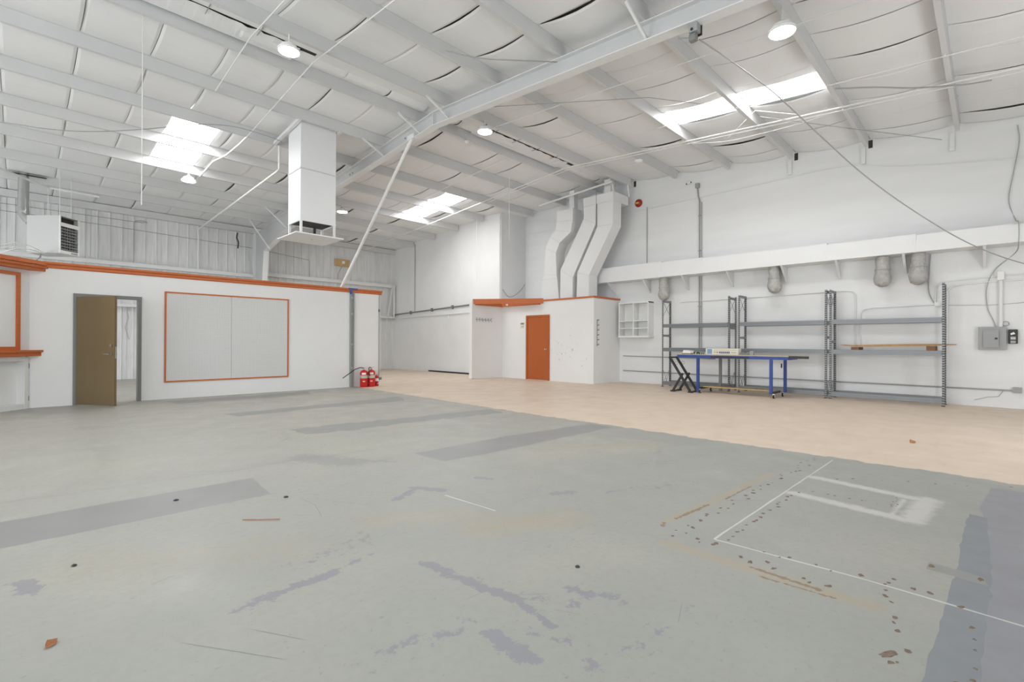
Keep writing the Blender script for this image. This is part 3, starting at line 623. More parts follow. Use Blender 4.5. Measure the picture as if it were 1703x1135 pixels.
# ================================================================== UNIT HEATER
C0 = Vector((.74, 17.55, 0)); EA = Vector((-1, 1, 0)).normalized(); EB = Vector((1, 1, 0)).normalized()
def Hh(a, b, z): q = C0+EA*a+EB*b; return (q.x, q.y, z)
def hbox(mb, a0, a1, b0, b1, z0, z1):
    return mb.add([Hh(a0,b0,z0),Hh(a1,b0,z0),Hh(a1,b1,z0),Hh(a0,b1,z0),Hh(a0,b0,z1),Hh(a1,b0,z1),Hh(a1,b1,z1),Hh(a0,b1,z1)],
                  [(0,3,2,1),(4,5,6,7),(0,1,5,4),(1,2,6,5),(2,3,7,6),(3,0,4,7)])
ht = thing('unit_heater', 'white boxy unit heater with a louvred front hanging below the roof at left', 'heater', Hh(.43, .29, 3.57))
c = MB(); hbox(c, 0, .87, 0, .012, 3.57, 4.57); hbox(c, 0, .87, .568, .58, 3.57, 4.57); hbox(c, .86, .87, .012, .568, 3.57, 4.57); hbox(c, 0, .87, .012, .568, 4.558, 4.57); hbox(c, 0, .87, .012, .568, 3.57, 3.582)
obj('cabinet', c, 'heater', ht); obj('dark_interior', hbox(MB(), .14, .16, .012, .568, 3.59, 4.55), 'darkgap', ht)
f = MB(); hbox(f, -.004, .012, .012, .568, 4.30, 4.40); hbox(f, -.004, .012, .012, .568, 3.582, 3.66); hbox(f, -.006, .02, -.002, .028, 3.57, 4.57); hbox(f, -.006, .02, .552, .582, 3.57, 4.57)
obj('front_frame', f, 'white', ht); obj('rating_plate', hbox(MB(), -.008, -.004, .33, .53, 3.60, 3.635), 'panelgrey', ht)
for k in range(8): obj('louver_blade', hbox(MB(), .0, .05, .03, .55, 3.68+.078*k, 3.695+.078*k), 'panelgrey', ht)
for k in range(7): obj('vane', hbox(MB(), .055, .09, .06+.075*k, .075+.075*k, 3.66, 4.30), 'panelgrey', ht)
fp = MB(); bx = Vector(Hh(.80, .10, 0)); fp.tube([(bx.x-.05, bx.y+.08, 4.42), (bx.x-.11, bx.y+.12, 4.50), (.06, 18.40, 4.62), (.06, 18.40, 5.72)], .115, 18); obj('flue_pipe', fp, 'galv', ht, smooth=True)
obj('flue_collar', MB().tube([(.06, 18.40, 4.66), (.06, 18.40, 4.71)], .122, 18), 'galv', ht); obj('roof_flange', MB().box(-.22, .50, 18.25, 18.56, 5.655, 5.665), 'darkgap', ht)
for a_, b_ in ((.12, .12), (.12, .46), (.75, .46)): q = Hh(a_, b_, 4.57); obj('hanger_rod', MB().tube([q, (q[0], q[1], zr(q[1])-.02)], .008, 6), 'pipe', ht)
obj('gas_line', MB().tube([Hh(.70, .2, 3.57), Hh(.70, .2, 3.50), (.3, 18.6, 3.42), (-2, 18.9, 3.40)], .02, 6), 'grime', ht)
pipe_thing('ceiling_pipe', 'white pipe slanting under the roof above the flue of the heater', 'pipe', [(-1.2, 15.6, 5.33), (.55, 18.3, 5.42), (1.6, 18.3, 5.40)], .03)
for i, (x_, y_) in enumerate(((-.1, 13.6), (.0, 13.9), (.12, 13.3))):
    pass

# ================================================================== HANGING DUCT
hd = thing('hanging_duct', 'white square duct hanging from the roof with an open diffuser at its foot', 'duct', (4.7, 11.15, 3.6))
x0, x1, y0, y1 = 4.305, 5.105, 10.76, 11.45
obj('upper_section', MB().box(x0, x1, y0, y1, 5.07, zr(y0)+.02), 'duct', hd); obj('lower_section', MB().prism([(x0, y0), (x1, y0), (x1, y1), (x0, y1)], 'z', 3.95, 5.065), 'duct', hd)
obj('seam_band', MB().box(x0-.012, x1+.012, y0-.012, y1+.012, 5.055, 5.08), 'seam', hd); obj('dark_throat', MB().box(x0+.03, x1-.03, y0+.03, y1-.03, 3.935, 3.949), 'darkgap', hd)
rim = MB(); rim.box(x0-.006, x1+.006, y0-.006, y0+.02, 3.915, 3.95); rim.box(x0-.006, x1+.006, y1-.02, y1+.006, 3.915, 3.95); rim.box(x0-.006, x0+.02, y0+.02, y1-.02, 3.915, 3.95); rim.box(x1-.02, x1+.006, y0+.02, y1-.02, 3.915, 3.95)
obj('bottom_rim', rim, 'duct', hd)
for xa in (x0, x1-.045):
    for ya in (y0, y1-.045): obj('corner_leg', MB().box(xa, xa+.045, ya, ya+.045, 3.625, 3.915), 'white', hd)
obj('centre_stem', MB().tube([(4.85, 11.3, 3.63), (4.85, 11.3, 3.93)], .03, 10), 'darkgap', hd)
obj('diffuser_plate', MB().box(4.15, 5.23, 10.60, 11.68, 3.60, 3.625), 'duct', hd); obj('plate_bolt', MB().tube([(4.70, 11.1, 3.595), (4.70, 11.1, 3.60)], .02, 10), 'grime', hd)
for xa in (x0-.09, x1+.02): obj('support_angle', MB().bar((xa+.035, 10.66, zp(10.66)+.01), (xa+.035, 12.15, zp(12.15)+.01), .07, .06), 'steel', hd)

# ================================================================== S-SHAPED DUCTS ABOVE THE BOOTH
def sduct(name, label, left, right, xa, xb, cuts):
    t = thing(name, label, 'duct', (xa, (left[0][0]+right[0][0])/2, left[0][1]), 'curved ducts above the booth')
    for i in range(len(left)-1):
        poly = [left[i], right[i], right[i+1], left[i+1]]
        obj('duct_section', MB().prism(poly, 'x', xa, xb), 'duct', t)
        if i: 
            (ya, za), (yb, zb) = left[i], right[i]
            obj('seam', MB().bar((xa-.004, ya, za), (xa-.004, yb, zb), .009, .009), 'seam', t)
    return t
sduct('air_duct', 'rightmost of the three white S-shaped ducts above the booth', [(9.48, 2.633), (9.455, 3.50), (8.69, 4.86), (8.70, 5.56)], [(9.00, 2.633), (9.00, 3.38), (8.13, 4.83), (8.122, 5.56)], 12.55, 13.0, 0)
sduct('air_duct', 'middle of the three white S-shaped ducts above the booth', [(10.155, 2.633), (10.146, 3.66), (9.21, 5.18), (9.21, 5.56)], [(9.645, 2.633), (9.638, 3.37), (8.755, 4.96), (8.75, 5.56)], 12.55, 13.0, 0)
d = sduct('air_duct', 'leftmost of the three white ducts above the booth, with a boxy top', [(10.99, 2.633), (10.99, 3.40), (10.82, 3.58), (10.82, 4.47), (10.60, 4.84), (10.36, 5.0), (10.32, 5.28), (10.32, 5.60)], [(10.20, 2.633), (10.29, 3.40), (10.31, 3.50), (10.345, 4.25), (10.19, 4.56), (9.72, 4.86), (9.65, 5.22), (9.64, 5.62)], 12.55, 13.0, 0)
obj('side_scoop', MB().prism([(10.99, 2.72), (11.06, 2.72), (11.02, 2.9), (10.99, 2.95)], 'x', 12.6, 12.9), 'panelgrey', d)
obj('roof_stub', MB().box(12.72, 12.92, 9.72, 9.92, 5.60, 6.25), 'duct', d)
pl = thing('duct_plenum', 'white plenum box joining the right and middle S-shaped ducts under the ridge', 'duct', (12.95, 8.66, 5.56))
obj('box', MB().box(12.55, 13.40, 8.12, 9.22, 5.565, 5.84), 'duct', pl); obj('roof_stub', MB().box(12.75, 12.98, 8.35, 8.58, 5.84, 6.32), 'duct', pl)
obj('hanger_strap', MB().box(12.54, 12.548, 8.72, 8.735, 4.9, 6.05), 'grime', pl); obj('end_angle', MB().bar((13.42, 8.10, 5.85), (13.3, 8.08, 6.2), .04), 'steel', pl)
pipe_thing('support_bar', 'white bar crossing under the purlins in front of the S-shaped ducts', 'bar', [(12.45, 11.0, 5.93), (12.45, 8.10, 6.10)], .03)
for i, y in enumerate((9.62, 8.1)): pipe_thing('hanger_rod', ['thin rod holding the boxy top of the leftmost duct', 'thin rod holding the right end of the plenum box'][i], 'rod', [(12.52, y, 5.7 if i == 0 else 5.84), (12.47, y, 6.02)], .012)

# ================================================================== WALL DUCT WITH BRACKETS AND FLEXIBLE ENDS
wd = thing('wall_duct', 'long white rectangular duct running along the right wall above the shelving', 'duct', (13.45, 4, 3.19))
ysec = [9.4, 6.9, 5.7, 3.95, 2.75, 1.15, -.25, YF+.02]; hs = [.46, .43, .41, .40, .375, .355, .335]
for (ya, yb), hh in zip(zip(ysec[:-1], ysec[1:]), hs):
    obj('duct_section', MB().box(13.2, XR-.012, yb+.004, ya-.004, 3.19, 3.19+hh), 'duct', wd)
    obj('joint_band', MB().box(13.192, XR-.012, yb-.02, yb+.02, 3.185, 3.19+hh+.004), 'duct', wd)
names = ['nearest the booth', 'above the white wall cabinet', 'above the left shelving unit', 'left of the rack pair', 'beside the second flexible end', 'above the rack pair on the right', 'between the two right flexible ends', 'nearest the right edge']
for y, nm in zip([8.75, 7.5, 6.28, 5.03, 3.70, 2.56, 1.34, .1], names):
    b = thing('duct_bracket', 'white triangular bracket under the wall duct, '+nm, 'bracket', (13.45, y, 2.8), 'brackets under the wall duct')
    obj('gusset_plate', MB().prism([(13.22, 3.185), (XR-.002, 3.185), (XR-.002, 2.80), (XR-.02, 2.80)], 'y', y-.006, y+.006), 'steel', b); obj('edge_flange', MB().bar((13.21, y, 3.18), (XR-.02, y, 2.80), .045, .01, (1, 0, 0)), 'steel', b)
def flexduct(y, lean, label):
    t = thing('flexible_duct_end', label, 'duct end', (13.42, y, 2.5), 'insulated flexible duct ends under the wall duct')
    prof = [(.125, 3.185), (.13, 3.08), (.125, 2.98), (.14, 2.90), (.132, 2.85), (.15, 2.78), (.165, 2.72), (.16, 2.65), (.13, 2.575), (.07, 2.53), (.01, 2.52)]
    n = 20; vs_ = []; fs = []; m = len(prof)
    for i, (r, z) in enumerate(prof):
        for k in range(n):
            q = r*(1+random.uniform(-.05, .05)); t_ = 2*math.pi*k/n; dz = (3.185-z)
            vs_.append((13.43-lean*dz*.10+q*math.cos(t_), y-lean*dz*.08+q*math.sin(t_), z+random.uniform(-.008, .008)))
    for i in range(m-1):
        for k in range(n): fs.append((i*n+k, i*n+(k+1) % n, (i+1)*n+(k+1) % n, (i+1)*n+k))
    obj('jacket', MB().add(vs_, fs+[tuple((m-1)*n+k for k in range(n))]), 'flex', t, smooth=True)
    obj('tie_band', MB().tube([(13.43-lean*.03, y-lean*.02, 2.885), (13.43-lean*.03, y-lean*.02, 2.90)], .146, 18), 'grime', t)
flexduct(6.93, .6, 'grey wrapped flexible duct end hanging near the white wall cabinet'); flexduct(3.93, .6, 'grey wrapped flexible duct end hanging above the blue table')
flexduct(1.72, 0, 'left of the two neighbouring wrapped duct ends at right'); flexduct(1.11, 0, 'right of the two neighbouring wrapped duct ends at right')

# ================================================================== WALL CABINET
cb = thing('wall_cabinet', 'open white wall cabinet with two columns of shelves beside the booth', 'cabinet', (13.54, 7.93, 1.44))
X0, Y0, Y1, Z0, Z1 = 13.38, 7.40, 8.44, 1.45, 2.52
for ya in (Y0, Y1-.03): obj('side_panel', MB().box(X0, XR-.003, ya, ya+.03, Z0, Z1), 'white', cb)
obj('divider', MB().box(X0, XR-.003, 7.905, 7.935, Z0+.03, Z1-.03), 'white', cb); obj('top_panel', MB().box(X0-.01, XR-.003, Y0, Y1, Z1-.03, Z1+.005), 'white', cb); obj('bottom_panel', MB().box(X0-.01, XR-.003, Y0-.02, Y1+.01, Z0-.02, Z0+.03), 'white', cb)
obj('back_panel', MB().box(XR-.012, XR-.004, Y0+.03, Y1-.03, Z0+.03, Z1-.03), 'white', cb)
for z in (1.70, 1.93):
    for ya, yb in ((Y0+.03, 7.905), (7.935, Y1-.03)): obj('shelf', MB().box(X0+.02, XR-.012, ya, yb, z, z+.022), 'white', cb)

# ================================================================== SHELVING RACKS
def rack(y_far, y_near, label, rails, shelf_z=(.06, 1.02, 1.70)):
    t = thing('shelving_rack', label, 'shelving', (13.30, (y_far+y_near)/2, 0), 'grey metal shelving units along the right wall')
    xf, xb = 13.05, 13.53
    for x_, sx in ((xf, 1), (xb, -1)):
        for y_, sy in ((y_far, -1), (y_near, 1)):
            m = MB(); m.box(x_-.003, x_+.003, y_-.02, y_+.02, 0, 2.5); m.box(min(x_, x_+sx*.045), max(x_, x_+sx*.045), y_-.003+(.018*-sy), y_+.003+(.018*-sy), 0, 2.5)
            o = obj('post', m, 'slots', t); obj('foot_plate', MB().box(x_-.03, x_+.03, y_-.03, y_+.03, 0, .012), 'black', o)
    for z in shelf_z:
        for x_, s in ((xf, -1), (xb, 1)):
            m = MB(); m.box(x_-.012, x_+.012, y_near+.022, y_far-.022, z, z+.10); m.box(x_-.024, x_+.024, y_near+.022, y_far-.022, z+.062, z+.10); m.box(x_-.022, x_+.022, y_near+.022, y_far-.022, z, z+.022)
            obj('beam', m, 'racklight', t)
    for y_, zs in ((y_far-.0, rails[0]), (y_near, rails[1])):
        for z in zs: obj('end_rail', MB().box(xf+.02, xb-.02, y_-.012, y_+.012, z-.03, z+.03), 'rack', t)
        for za, zb in ((2.05, 2.42), (.12, .48)):
            br = MB(); br.bar((xf+.03, y_, za), (xb-.06, y_, zb), .008); br.bar((xf+.06, y_, zb), (xb-.03, y_, za), .008) if za > 1 else br.bar((xf+.03, y_, zb), (xb-.2, y_, za), .008)
            if za < 1: br.bar((xb-.03, y_, zb), (xf+.2, y_, za), .008)
            obj('cross_brace', br, 'rack', t)
    return t
rack(6.76, 4.90, 'leftmost grey metal shelving unit, by the white wall cabinet', ((2.46, 1.47), (2.44, 1.66)))
rack(4.64, 2.72, 'middle grey metal shelving unit, behind the blue table', ((2.47, 1.40), (2.46, 1.4)))
rack(2.63, .69, 'rightmost grey metal shelving unit, holding the long tan board', ((2.46, 1.3), (2.46, 1.3)))
# tan board on the middle shelf of the right unit
bd = thing('long_board', 'long tan bowed board lying on blocks on the rightmost shelving unit', 'board', (13.22, 1.5, 1.12))
n = 22; vs_ = []; fs = []
for i in range(n+1):
    t_ = i/n; y = 2.46+(.50-2.46)*t_; w = .20*math.sin(math.pi*min(1, max(0, t_*.92+.04)))**.45; z = 1.175+.055*t_+.05*(2*t_-1)**4*(1 if t_ < .5 else .2); th = .014+.036*math.sin(math.pi*t_)**.6
    for dx, dz in ((-w, 0), (w, 0), (w*.8, th), (-w*.8, th)): vs_.append((13.27+dx, y, z+dz))
for i in range(n):
    for k in range(4): fs.append((i*4+k, i*4+(k+1) % 4, (i+1)*4+(k+1) % 4, (i+1)*4+k))
obj('deck', MB().add(vs_, fs+[(3, 2, 1, 0), (n*4, n*4+1, n*4+2, n*4+3)]), 'wood', bd)
for i, (y, za, zb) in enumerate(((2.16, 1.122, 1.183), (.88, 1.122, 1.215))):
    tag(obj('wood_block', MB().box(13.03, 13.56, y-.07, y+.07, za, zb), 'block_wood'), ['left brown wooden block propping up the long tan board', 'right brown wooden block propping up the long tan board'][i], 'block', 'blocks under the long board')

# ================================================================== BLUE WORK TABLE AND STAND
tb = thing('work_table', 'blue steel work table on casters in front of the shelving', 'table', (12.4, 4.5, 0))
ZT = .955
fr_ = MB(); fr_.box(12.02, 12.06, 3.22, 5.82, ZT-.07, ZT); fr_.box(12.70, 12.74, 3.22, 5.82, ZT-.07, ZT); fr_.box(12.06, 12.70, 3.22, 3.26, ZT-.07, ZT); fr_.box(12.06, 12.70, 5.78, 5.82, ZT-.07, ZT)
obj('top_frame', fr_, 'blue', tb); obj('table_top', MB().box(12.02, 12.74, 3.22, 5.82, ZT+.001, ZT+.02), 'tabletop', tb); obj('grease_strip', MB().box(12.013, 12.019, 4.05, 4.95, ZT-.06, ZT-.02), 'black', tb); obj('extension_bar', MB().box(12.04, 12.12, 2.84, 3.22, ZT-.035, ZT+.02), 'black', tb)
for x_, y_, m_ in ((12.02, 5.28, 'blue'), (12.02, 3.58, 'blue'), (12.68, 4.98, 'dgrey'), (12.72, 3.48, 'blue')):
    obj('leg', MB().box(x_, x_+.06, y_-.03, y_+.03, .10 if y_ < 4 else .03, ZT-.07), m_, tb)
for y_ in (5.28, 3.58):
    obj('foot_rail', MB().box(12.08, 12.68, y_-.02, y_+.02, .09, .14), 'black', tb)
    for x_ in (12.05, 12.71):
        cs = MB(); cs.tube([(x_, y_-.075, .045), (x_, y_-.045, .045)], .045, 14); o = obj('caster_wheel', cs, 'rubber', tb); fk = MB(); fk.box(x_-.02, x_+.02, y_-.085, y_-.035, .07, .11); obj('caster_fork', fk, 'chrome', o); obj('caster_hub', MB().tube([(x_, y_-.078, .045), (x_, y_-.072, .045)], .02, 10), 'white', o)
obj('lower_board', MB().box(12.25, 12.5, 3.62, 5.24, .14, .16), 'ply', tb); obj('clamp', MB().box(12.66, 12.70, 3.53, 3.55, .68, .78), 'black', tb)
sh = thing('folding_stand', 'dark steel X-shaped folding stand under the left end of the blue table', 'stand', (12.1, 5.6, 0))
for x_ in (11.92, 12.30):
    obj('long_leg', MB().bar((x_, 5.98, .90), (x_, 5.42, .03), .05), 'black', sh); obj('short_leg', MB().bar((x_, 5.88, .03), (x_, 5.62, .48), .045), 'black', sh)
    obj('ring_handle', MB().tube([(x_+.02, 5.80+.04*math.cos(a), .74+.04*math.sin(a)) for a in [k*.7 for k in range(10)]], .005, 6), 'grime', sh)
    obj('foot', MB().box(x_-.04, x_+.04, 5.84, 5.94, 0, .035), 'black', sh); obj('foot', MB().box(x_-.04, x_+.04, 5.36, 5.47, 0, .035), 'black', sh)
obj('foot_bar', MB().box(11.96, 12.26, 5.87, 5.91, .01, .035), 'black', sh); obj('foot_bar', MB().box(11.96, 12.26, 5.40, 5.43, .01, .035), 'black', sh); obj('top_bar', MB().bar((11.92, 5.98, .885), (12.30, 5.98, .885), .03), 'black', sh)
# things on the table
ZQ = ZT+.021
bx = thing('brochure_box', 'white printed box with a pale blue end lying on the blue table', 'box', (12.3, 4.75, ZQ))
obj('carton', MB().box(12.18, 12.38, 4.35, 5.14, ZQ, ZQ+.15), 'paper', bx); obj('blue_end_print', MB().box(12.177, 12.1795, 4.98, 5.10, ZQ+.015, ZQ+.135), 'skyblue', bx)
obj('print_band', MB().box(12.177, 12.1795, 4.55, 4.80, ZQ+.03, ZQ+.075), 'navy', bx)
for k in range(5): obj('print_mark', MB().box(12.1755, 12.177, 4.575+.044*k, 4.595+.044*k, ZQ+.043, ZQ+.062), 'paper', bx)
for k, (a_, b_) in enumerate(((4.84, 4.94), (4.40, 4.52), (4.82, 4.86))): obj('print_line', MB().box(12.177, 12.1795, a_, b_, ZQ+.04, ZQ+.07), 'labelgrey', bx)
obj('print_line', MB().box(12.177, 12.1795, 4.37, 4.94, ZQ+.105, ZQ+.12), 'labelgrey', bx)
pp = thing('paper_stack', 'white slanted paper packet at the left end of the blue table', 'papers', (12.25, 5.62, ZQ))
obj('packet', MB().prism([(5.72, ZQ+.02), (5.50, ZQ+.02), (5.52, ZQ+.085), (5.69, ZQ+.10)], 'x', 12.1, 12.35), 'white', pp); obj('dark_base', MB().box(12.1, 12.36, 5.50, 5.73, ZQ, ZQ+.019), 'block_wood', pp)
for i, y in enumerate((5.42, 5.35, 5.29, 5.235, 5.18)):
    z = .07-.008*i; m = MB()
    for k in range(5): m.bar((12.15, y, ZQ), (12.15+random.uniform(-.03, .03), y+random.uniform(-.025, .025), ZQ+z*random.uniform(.7, 1)), .014)
    tag(obj('green_fitting', m, 'green'), 'small green plastic tuft on the blue table, '+['first', 'second', 'third', 'fourth', 'fifth'][i]+' from the left', 'plastic piece', 'green plastic pieces on the table')
tag(obj('clear_sheet', MB().box(12.2, 12.5, 5.15, 5.48, ZQ, ZQ+.012), 'paper'), 'pale sheet lying beneath the green pieces on the table', 'sheet')
cl = thing('grey_clamp', 'small grey metal clamp beside the printed box on the table', 'clamp', (12.3, 4.2, ZQ)); obj('body', MB().box(12.2, 12.3, 4.02, 4.10, ZQ, ZQ+.10), 'panelgrey', cl, bevel=.01); obj('jaw', MB().box(12.22, 12.28, 4.10, 4.32, ZQ, ZQ+.05), 'dgrey', cl)

# ================================================================== FIRE EXTINGUISHERS
def ext(x_, y_, label, hose):
    t = thing('fire_extinguisher', label, 'fire extinguisher', (x_, y_, 0), 'fire extinguishers by the partition end')
    obj('cylinder', MB().lathe([(.100, 0), (.104, .01), (.104, .385), (.098, .42), (.07, .455), (.03, .475), (.03, .485)], (x_, y_, 0), 24), 'red', t, smooth=True)
    obj('wide_label', MB().lathe([(.1055, .245), (.1055, .325)], (x_, y_, 0), 24), 'labelgrey', t, smooth=True)
    dx, dy = Vector((-x_, -y_)).normalized()
    obj('white_label', MB().add([(x_+.1062*math.cos(a), y_+.1062*math.sin(a), z) for z in (.345, .40) for a in [math.atan2(dy, dx)+(-.55+.22*k) for k in range(6)]], [(k, k+1, 7+k, 6+k) for k in range(5)]), 'white', t)
    obj('small_label', MB().add([(x_+.1062*math.cos(a), y_+.1062*math.sin(a), z) for z in (.148, .172) for a in [math.atan2(dy, dx)+(-.30+.12*k) for k in range(6)]], [(k, k+1, 7+k, 6+k) for k in range(5)]), 'paper', t)
    v = obj('valve', MB().lathe([(.022, .48), (.022, .51), (.016, .53)], (x_, y_, 0), 12), 'chrome', t); obj('lever', MB().bar((x_-.02, y_, .525), (x_+.07, y_, .545), .02, .012), 'chrome', v)
    obj('hose', MB().tube(hose, .012, 8), 'rubber', t, smooth=True)
ext(6.735, 12.42, 'left big red fire extinguisher with its black hose stretched out to the side', [(6.735, 12.42, .52), (6.62, 12.40, .545), (6.45, 12.38, .50), (6.25, 12.36, .38), (6.08, 12.34, .28)])
ext(6.965, 12.42, 'right big red fire extinguisher with its hose curled over', [(6.965, 12.42, .52), (6.90, 12.40, .545), (6.85, 12.36, .52), (6.845, 12.33, .44), (6.85, 12.31, .30)])
t = thing('fire_extinguisher', 'small red and white fire extinguisher standing at the end of the partition', 'fire extinguisher', (7.15, 12.46, 0), 'fire extinguishers by the partition end')
obj('cylinder', MB().lathe([(.052, 0), (.055, .01), (.055, .26), (.04, .29), (.018, .31)], (7.15, 12.46, 0), 18), 'red', t, smooth=True); obj('wide_label', MB().lathe([(.056, .14), (.056, .22)], (7.15, 12.46, 0), 18), 'white', t, smooth=True)
obj('valve', MB().lathe([(.018, .31), (.02, .335), (.012, .35)], (7.15, 12.46, 0), 10), 'chrome', t); obj('tag', MB().bar((7.13, 12.39, .06), (7.20, 12.38, .11), .05, .004), 'white', t)

# ================================================================== HIGH-BAY LAMPS
def lamp(x_, y_, z_, label):
    t = thing('high_bay_lamp', label, 'lamp', (x_, y_, z_), 'round high-bay lamps')
    obj('lens', MB().lathe([(.155, 0), (.158, .012)], (x_, y_, z_), 32), 'lens', t)
    obj('housing', MB().lathe([(.170, .012), (.170, .03), (.15, .045), (.13, .05), (.12, .095), (.04, .10)], (x_, y_, z_), 32), 'white', t, smooth=True)
    rg = MB(); n = 32; rg.add([(x_+r*math.cos(2*math.pi*k/n), y_+r*math.sin(2*math.pi*k/n), z_+h) for r, h in ((.158, -.002), (.172, 0), (.172, .014)) for k in range(n)], [(i*n+k, i*n+(k+1) % n, (i+1)*n+(k+1) % n, (i+1)*n+k) for i in range(2) for k in range(n)])
    obj('rim', rg, 'white', t)
    top = zp(y_); obj('hook', MB().tube([(x_, y_, z_+.10), (x_, y_, top+.02)], .012, 8), 'pipe', t); obj('hook_ring', MB().tube([(x_+.03*math.cos(a), y_, z_+.14+.03*math.sin(a)) for a in [k*.7 for k in range(10)]], .007, 6), 'pipe', t)
    obj('driver_box', MB().box(x_-.06, x_+.06, y_-.05, y_+.05, z_+.10, z_+.13), 'panelgrey', t)
lamp(3.03, 8.07, 5.93, 'round lit high-bay lamp nearest the ridge on the left'); lamp(7.29, 8.07, 5.96, 'round lit high-bay lamp just right of the rafter')
lamp(7.12, 1.99, 5.40, 'largest round lit lamp at the upper right, close to the viewer'); lamp(3.15, 15.23, 5.52, 'round lit lamp hanging below the left skylight'); lamp(7.45, 15.23, 5.53, 'small round lit lamp just right of the hanging duct')
lamp(3.05, 1.99, 5.40, 'round lit lamp above the viewer')

# ================================================================== CONDUITS UNDER THE ROOF
def along(x_, ya, yb, dz=-.20, step=None):
    pts = []; ys_ = [ya]+[y for y in (YR,) if min(ya, yb) < y < max(ya, yb)]+[yb]
    return [(x_, y, zr(y)+dz) for y in ys_]
def roofline(name, label, x_, ya, yb, r, dz=-.20, m='pipe'):
    t = thing(name, label, 'conduit', (x_, (ya+yb)/2, zr((ya+yb)/2)+dz)); obj('pipe', MB().tube(along(x_, ya, yb, dz), r, 8), m, t)
    for y in PUR:
        if min(ya, yb) < y < max(ya, yb): obj('strap', MB().box(x_-.008, x_+.008, y+.02, y+.04, zr(y)+dz, zr(y)-.175), 'steel', t)
    return t
roofline('roof_conduit', 'white conduit under the roof passing in front of the right skylight', 10.85, YF+.1, 19.8, .014)
roofline('roof_conduit', 'second thinner conduit beside the one under the right skylight', 10.98, -1, 12.0, .009, -.215)
roofline('roof_conduit', 'white conduit linking the two lamps right of the rafter', 7.60, YF+.1, 8.3, .010)
roofline('roof_conduit', 'conduit crossing the right skylight near its upper edge', 9.77, YF+.1, 5.2, .008, -.205)
roofline('roof_conduit', 'white conduit running over the ridge left of the rafter', 3.64, YF+.1, 12.2, .010)
roofline('roof_conduit', 'white conduit leading to the lamp below the left skylight', 2.62, YF+.1, 10.6, .010)
roofline('roof_conduit', 'thin conduit under the far roof toward the far right skylight', 9.1, 9.2, 15.3, .009)
pipe_thing('roof_pipe', 'bright white pipe bending down from the roof right of the left skylight', 'pipe', [(3.66, 12.17, 5.97), (3.62, 12.6, 5.9), (3.55, 13.4, 5.83), (3.42, 14.0, 5.80), (3.40, 15.2, 5.70)], .022)
pipe_thing('drop_pipe', 'white pipe dropping left of the hanging duct then running back to the ribbed wall', 'pipe', [(4.36, 12.17, 5.95), (4.36, 12.17, 5.39), (4.38, 12.4, 5.385), (4.44, 19.9, 5.22), (4.44, 20.0, 5.18), (4.44, 20.0, 3.8)], .028)
pipe_thing('sagging_cable', 'dark cable sagging across the left part of the roof', 'cable', [(-2.6, 15.2, 5.65), (-0.274, 13.23, 5.347), (0.325, 12.852, 5.296), (0.954, 12.569, 5.35), (1.766, 12.285, 5.567), (2.629, 11.907, 5.826), (3.262, 11.718, 5.919), (3.829, 11.576, 5.868), (4.19, 11.501, 5.806)], .008, 'grime', n=6)
pipe_thing('hanging_wire', 'long thin wire hanging down at the left of the roof', 'wire', [(1.29, 9.16, zr(9.16)-.17), (1.29, 9.16, 5.27), (1.29, 9.16, 3.31)], .006, 'pipe', n=6)
pipe_thing('hanging_wire', 'thin wire hanging in front of the far right wall', 'wire', [(12.02, 13.74, zr(13.74)-.17), (12.02, 13.74, 3.55)], .010, 'pipe', n=6)
pipe_thing('hanging_wire', 'thin wire hanging in front of the jog of the right wall', 'wire', [(10.0, 10.0, zr(10)+.05), (10.0, 10.0, 4.22)], .008, 'pipe', n=6)
pipe_thing('roof_cable', 'drooping grey cable under the roof at the upper right', 'cable', [(10.0, 1.95, 5.72), (10.1, 1.4, 5.58), (10.35, .9, 5.48), (10.8, .35, 5.5), (11.0, 0, 5.52)], .012, 'grime', n=6)
pipe_thing('roof_cable', 'pale cable drooping along the conduit below the right skylight', 'cable', [(10.99, 4.95, 5.91), (11.04, 4.2, 5.76), (11.06, 3.4, 5.72), (11.03, 2.7, 5.70), (10.98, 2.1, 5.72)], .007, 'pipe', n=6)
pipe_thing('roof_cable', 'short pale wire from the skylight edge down left to the conduit', 'wire', [(10.41, 3.40, 5.96), (10.98, 4.15, 5.80)], .006, 'pipe', n=6)
pipe_thing('roof_cable', 'pale wire from the skylight edge slanting right to the conduit', 'wire', [(10.41, 3.40, 5.96), (10.84, 2.72, 5.80)], .008, 'pipe', n=6)
pipe_thing('roof_cable', 'thin wire running from the right skylight to the right wall', 'wire', [(10.4, 3.3, 5.80), (11.8, 2.0, 5.60), (13.6, .75, 5.56)], .006, 'grime', n=6)
pipe_thing('roof_cable', 'thin grey wire slanting across the roof right of the rafter', 'wire', [(6.4, 7.0, 5.85), (8.3, 4.6, 5.88), (9.8, 3.5, 5.82)], .006, 'grime', n=6)
pipe_thing('roof_cable', 'wire drooping beside the rafter at the top of the view', 'wire', [(4.9, 6.4, 6.05), (5.2, 5.9, 5.85), (5.6, 5.5, 5.82), (6.2, 5.1, 5.88)], .009, 'grime', n=6)
mt = thing('door_operator', 'small grey motor box fixed under the rafter at the top', 'motor box', (6.32, 2.83, 5.3))
obj('housing', MB().box(6.26, 6.38, 2.77, 2.89, 5.40, 5.525), 'panelgrey', mt, bevel=.012); obj('side_plate', MB().box(6.385, 6.40, 2.76, 2.88, 5.38, 5.52), 'black', mt); obj('dial', MB().disc((6.255, 2.84, 5.43), (-1, 0, 0), .018, .008, 12), 'black', mt)
obj('gearbox', MB().box(6.28, 6.37, 2.80, 2.90, 5.30, 5.395), 'dgrey', mt, bevel=.02); obj('crank', MB().tube([(6.3, 2.9, 5.36), (6.22, 3.02, 5.37)], .008, 6), 'grime', mt)
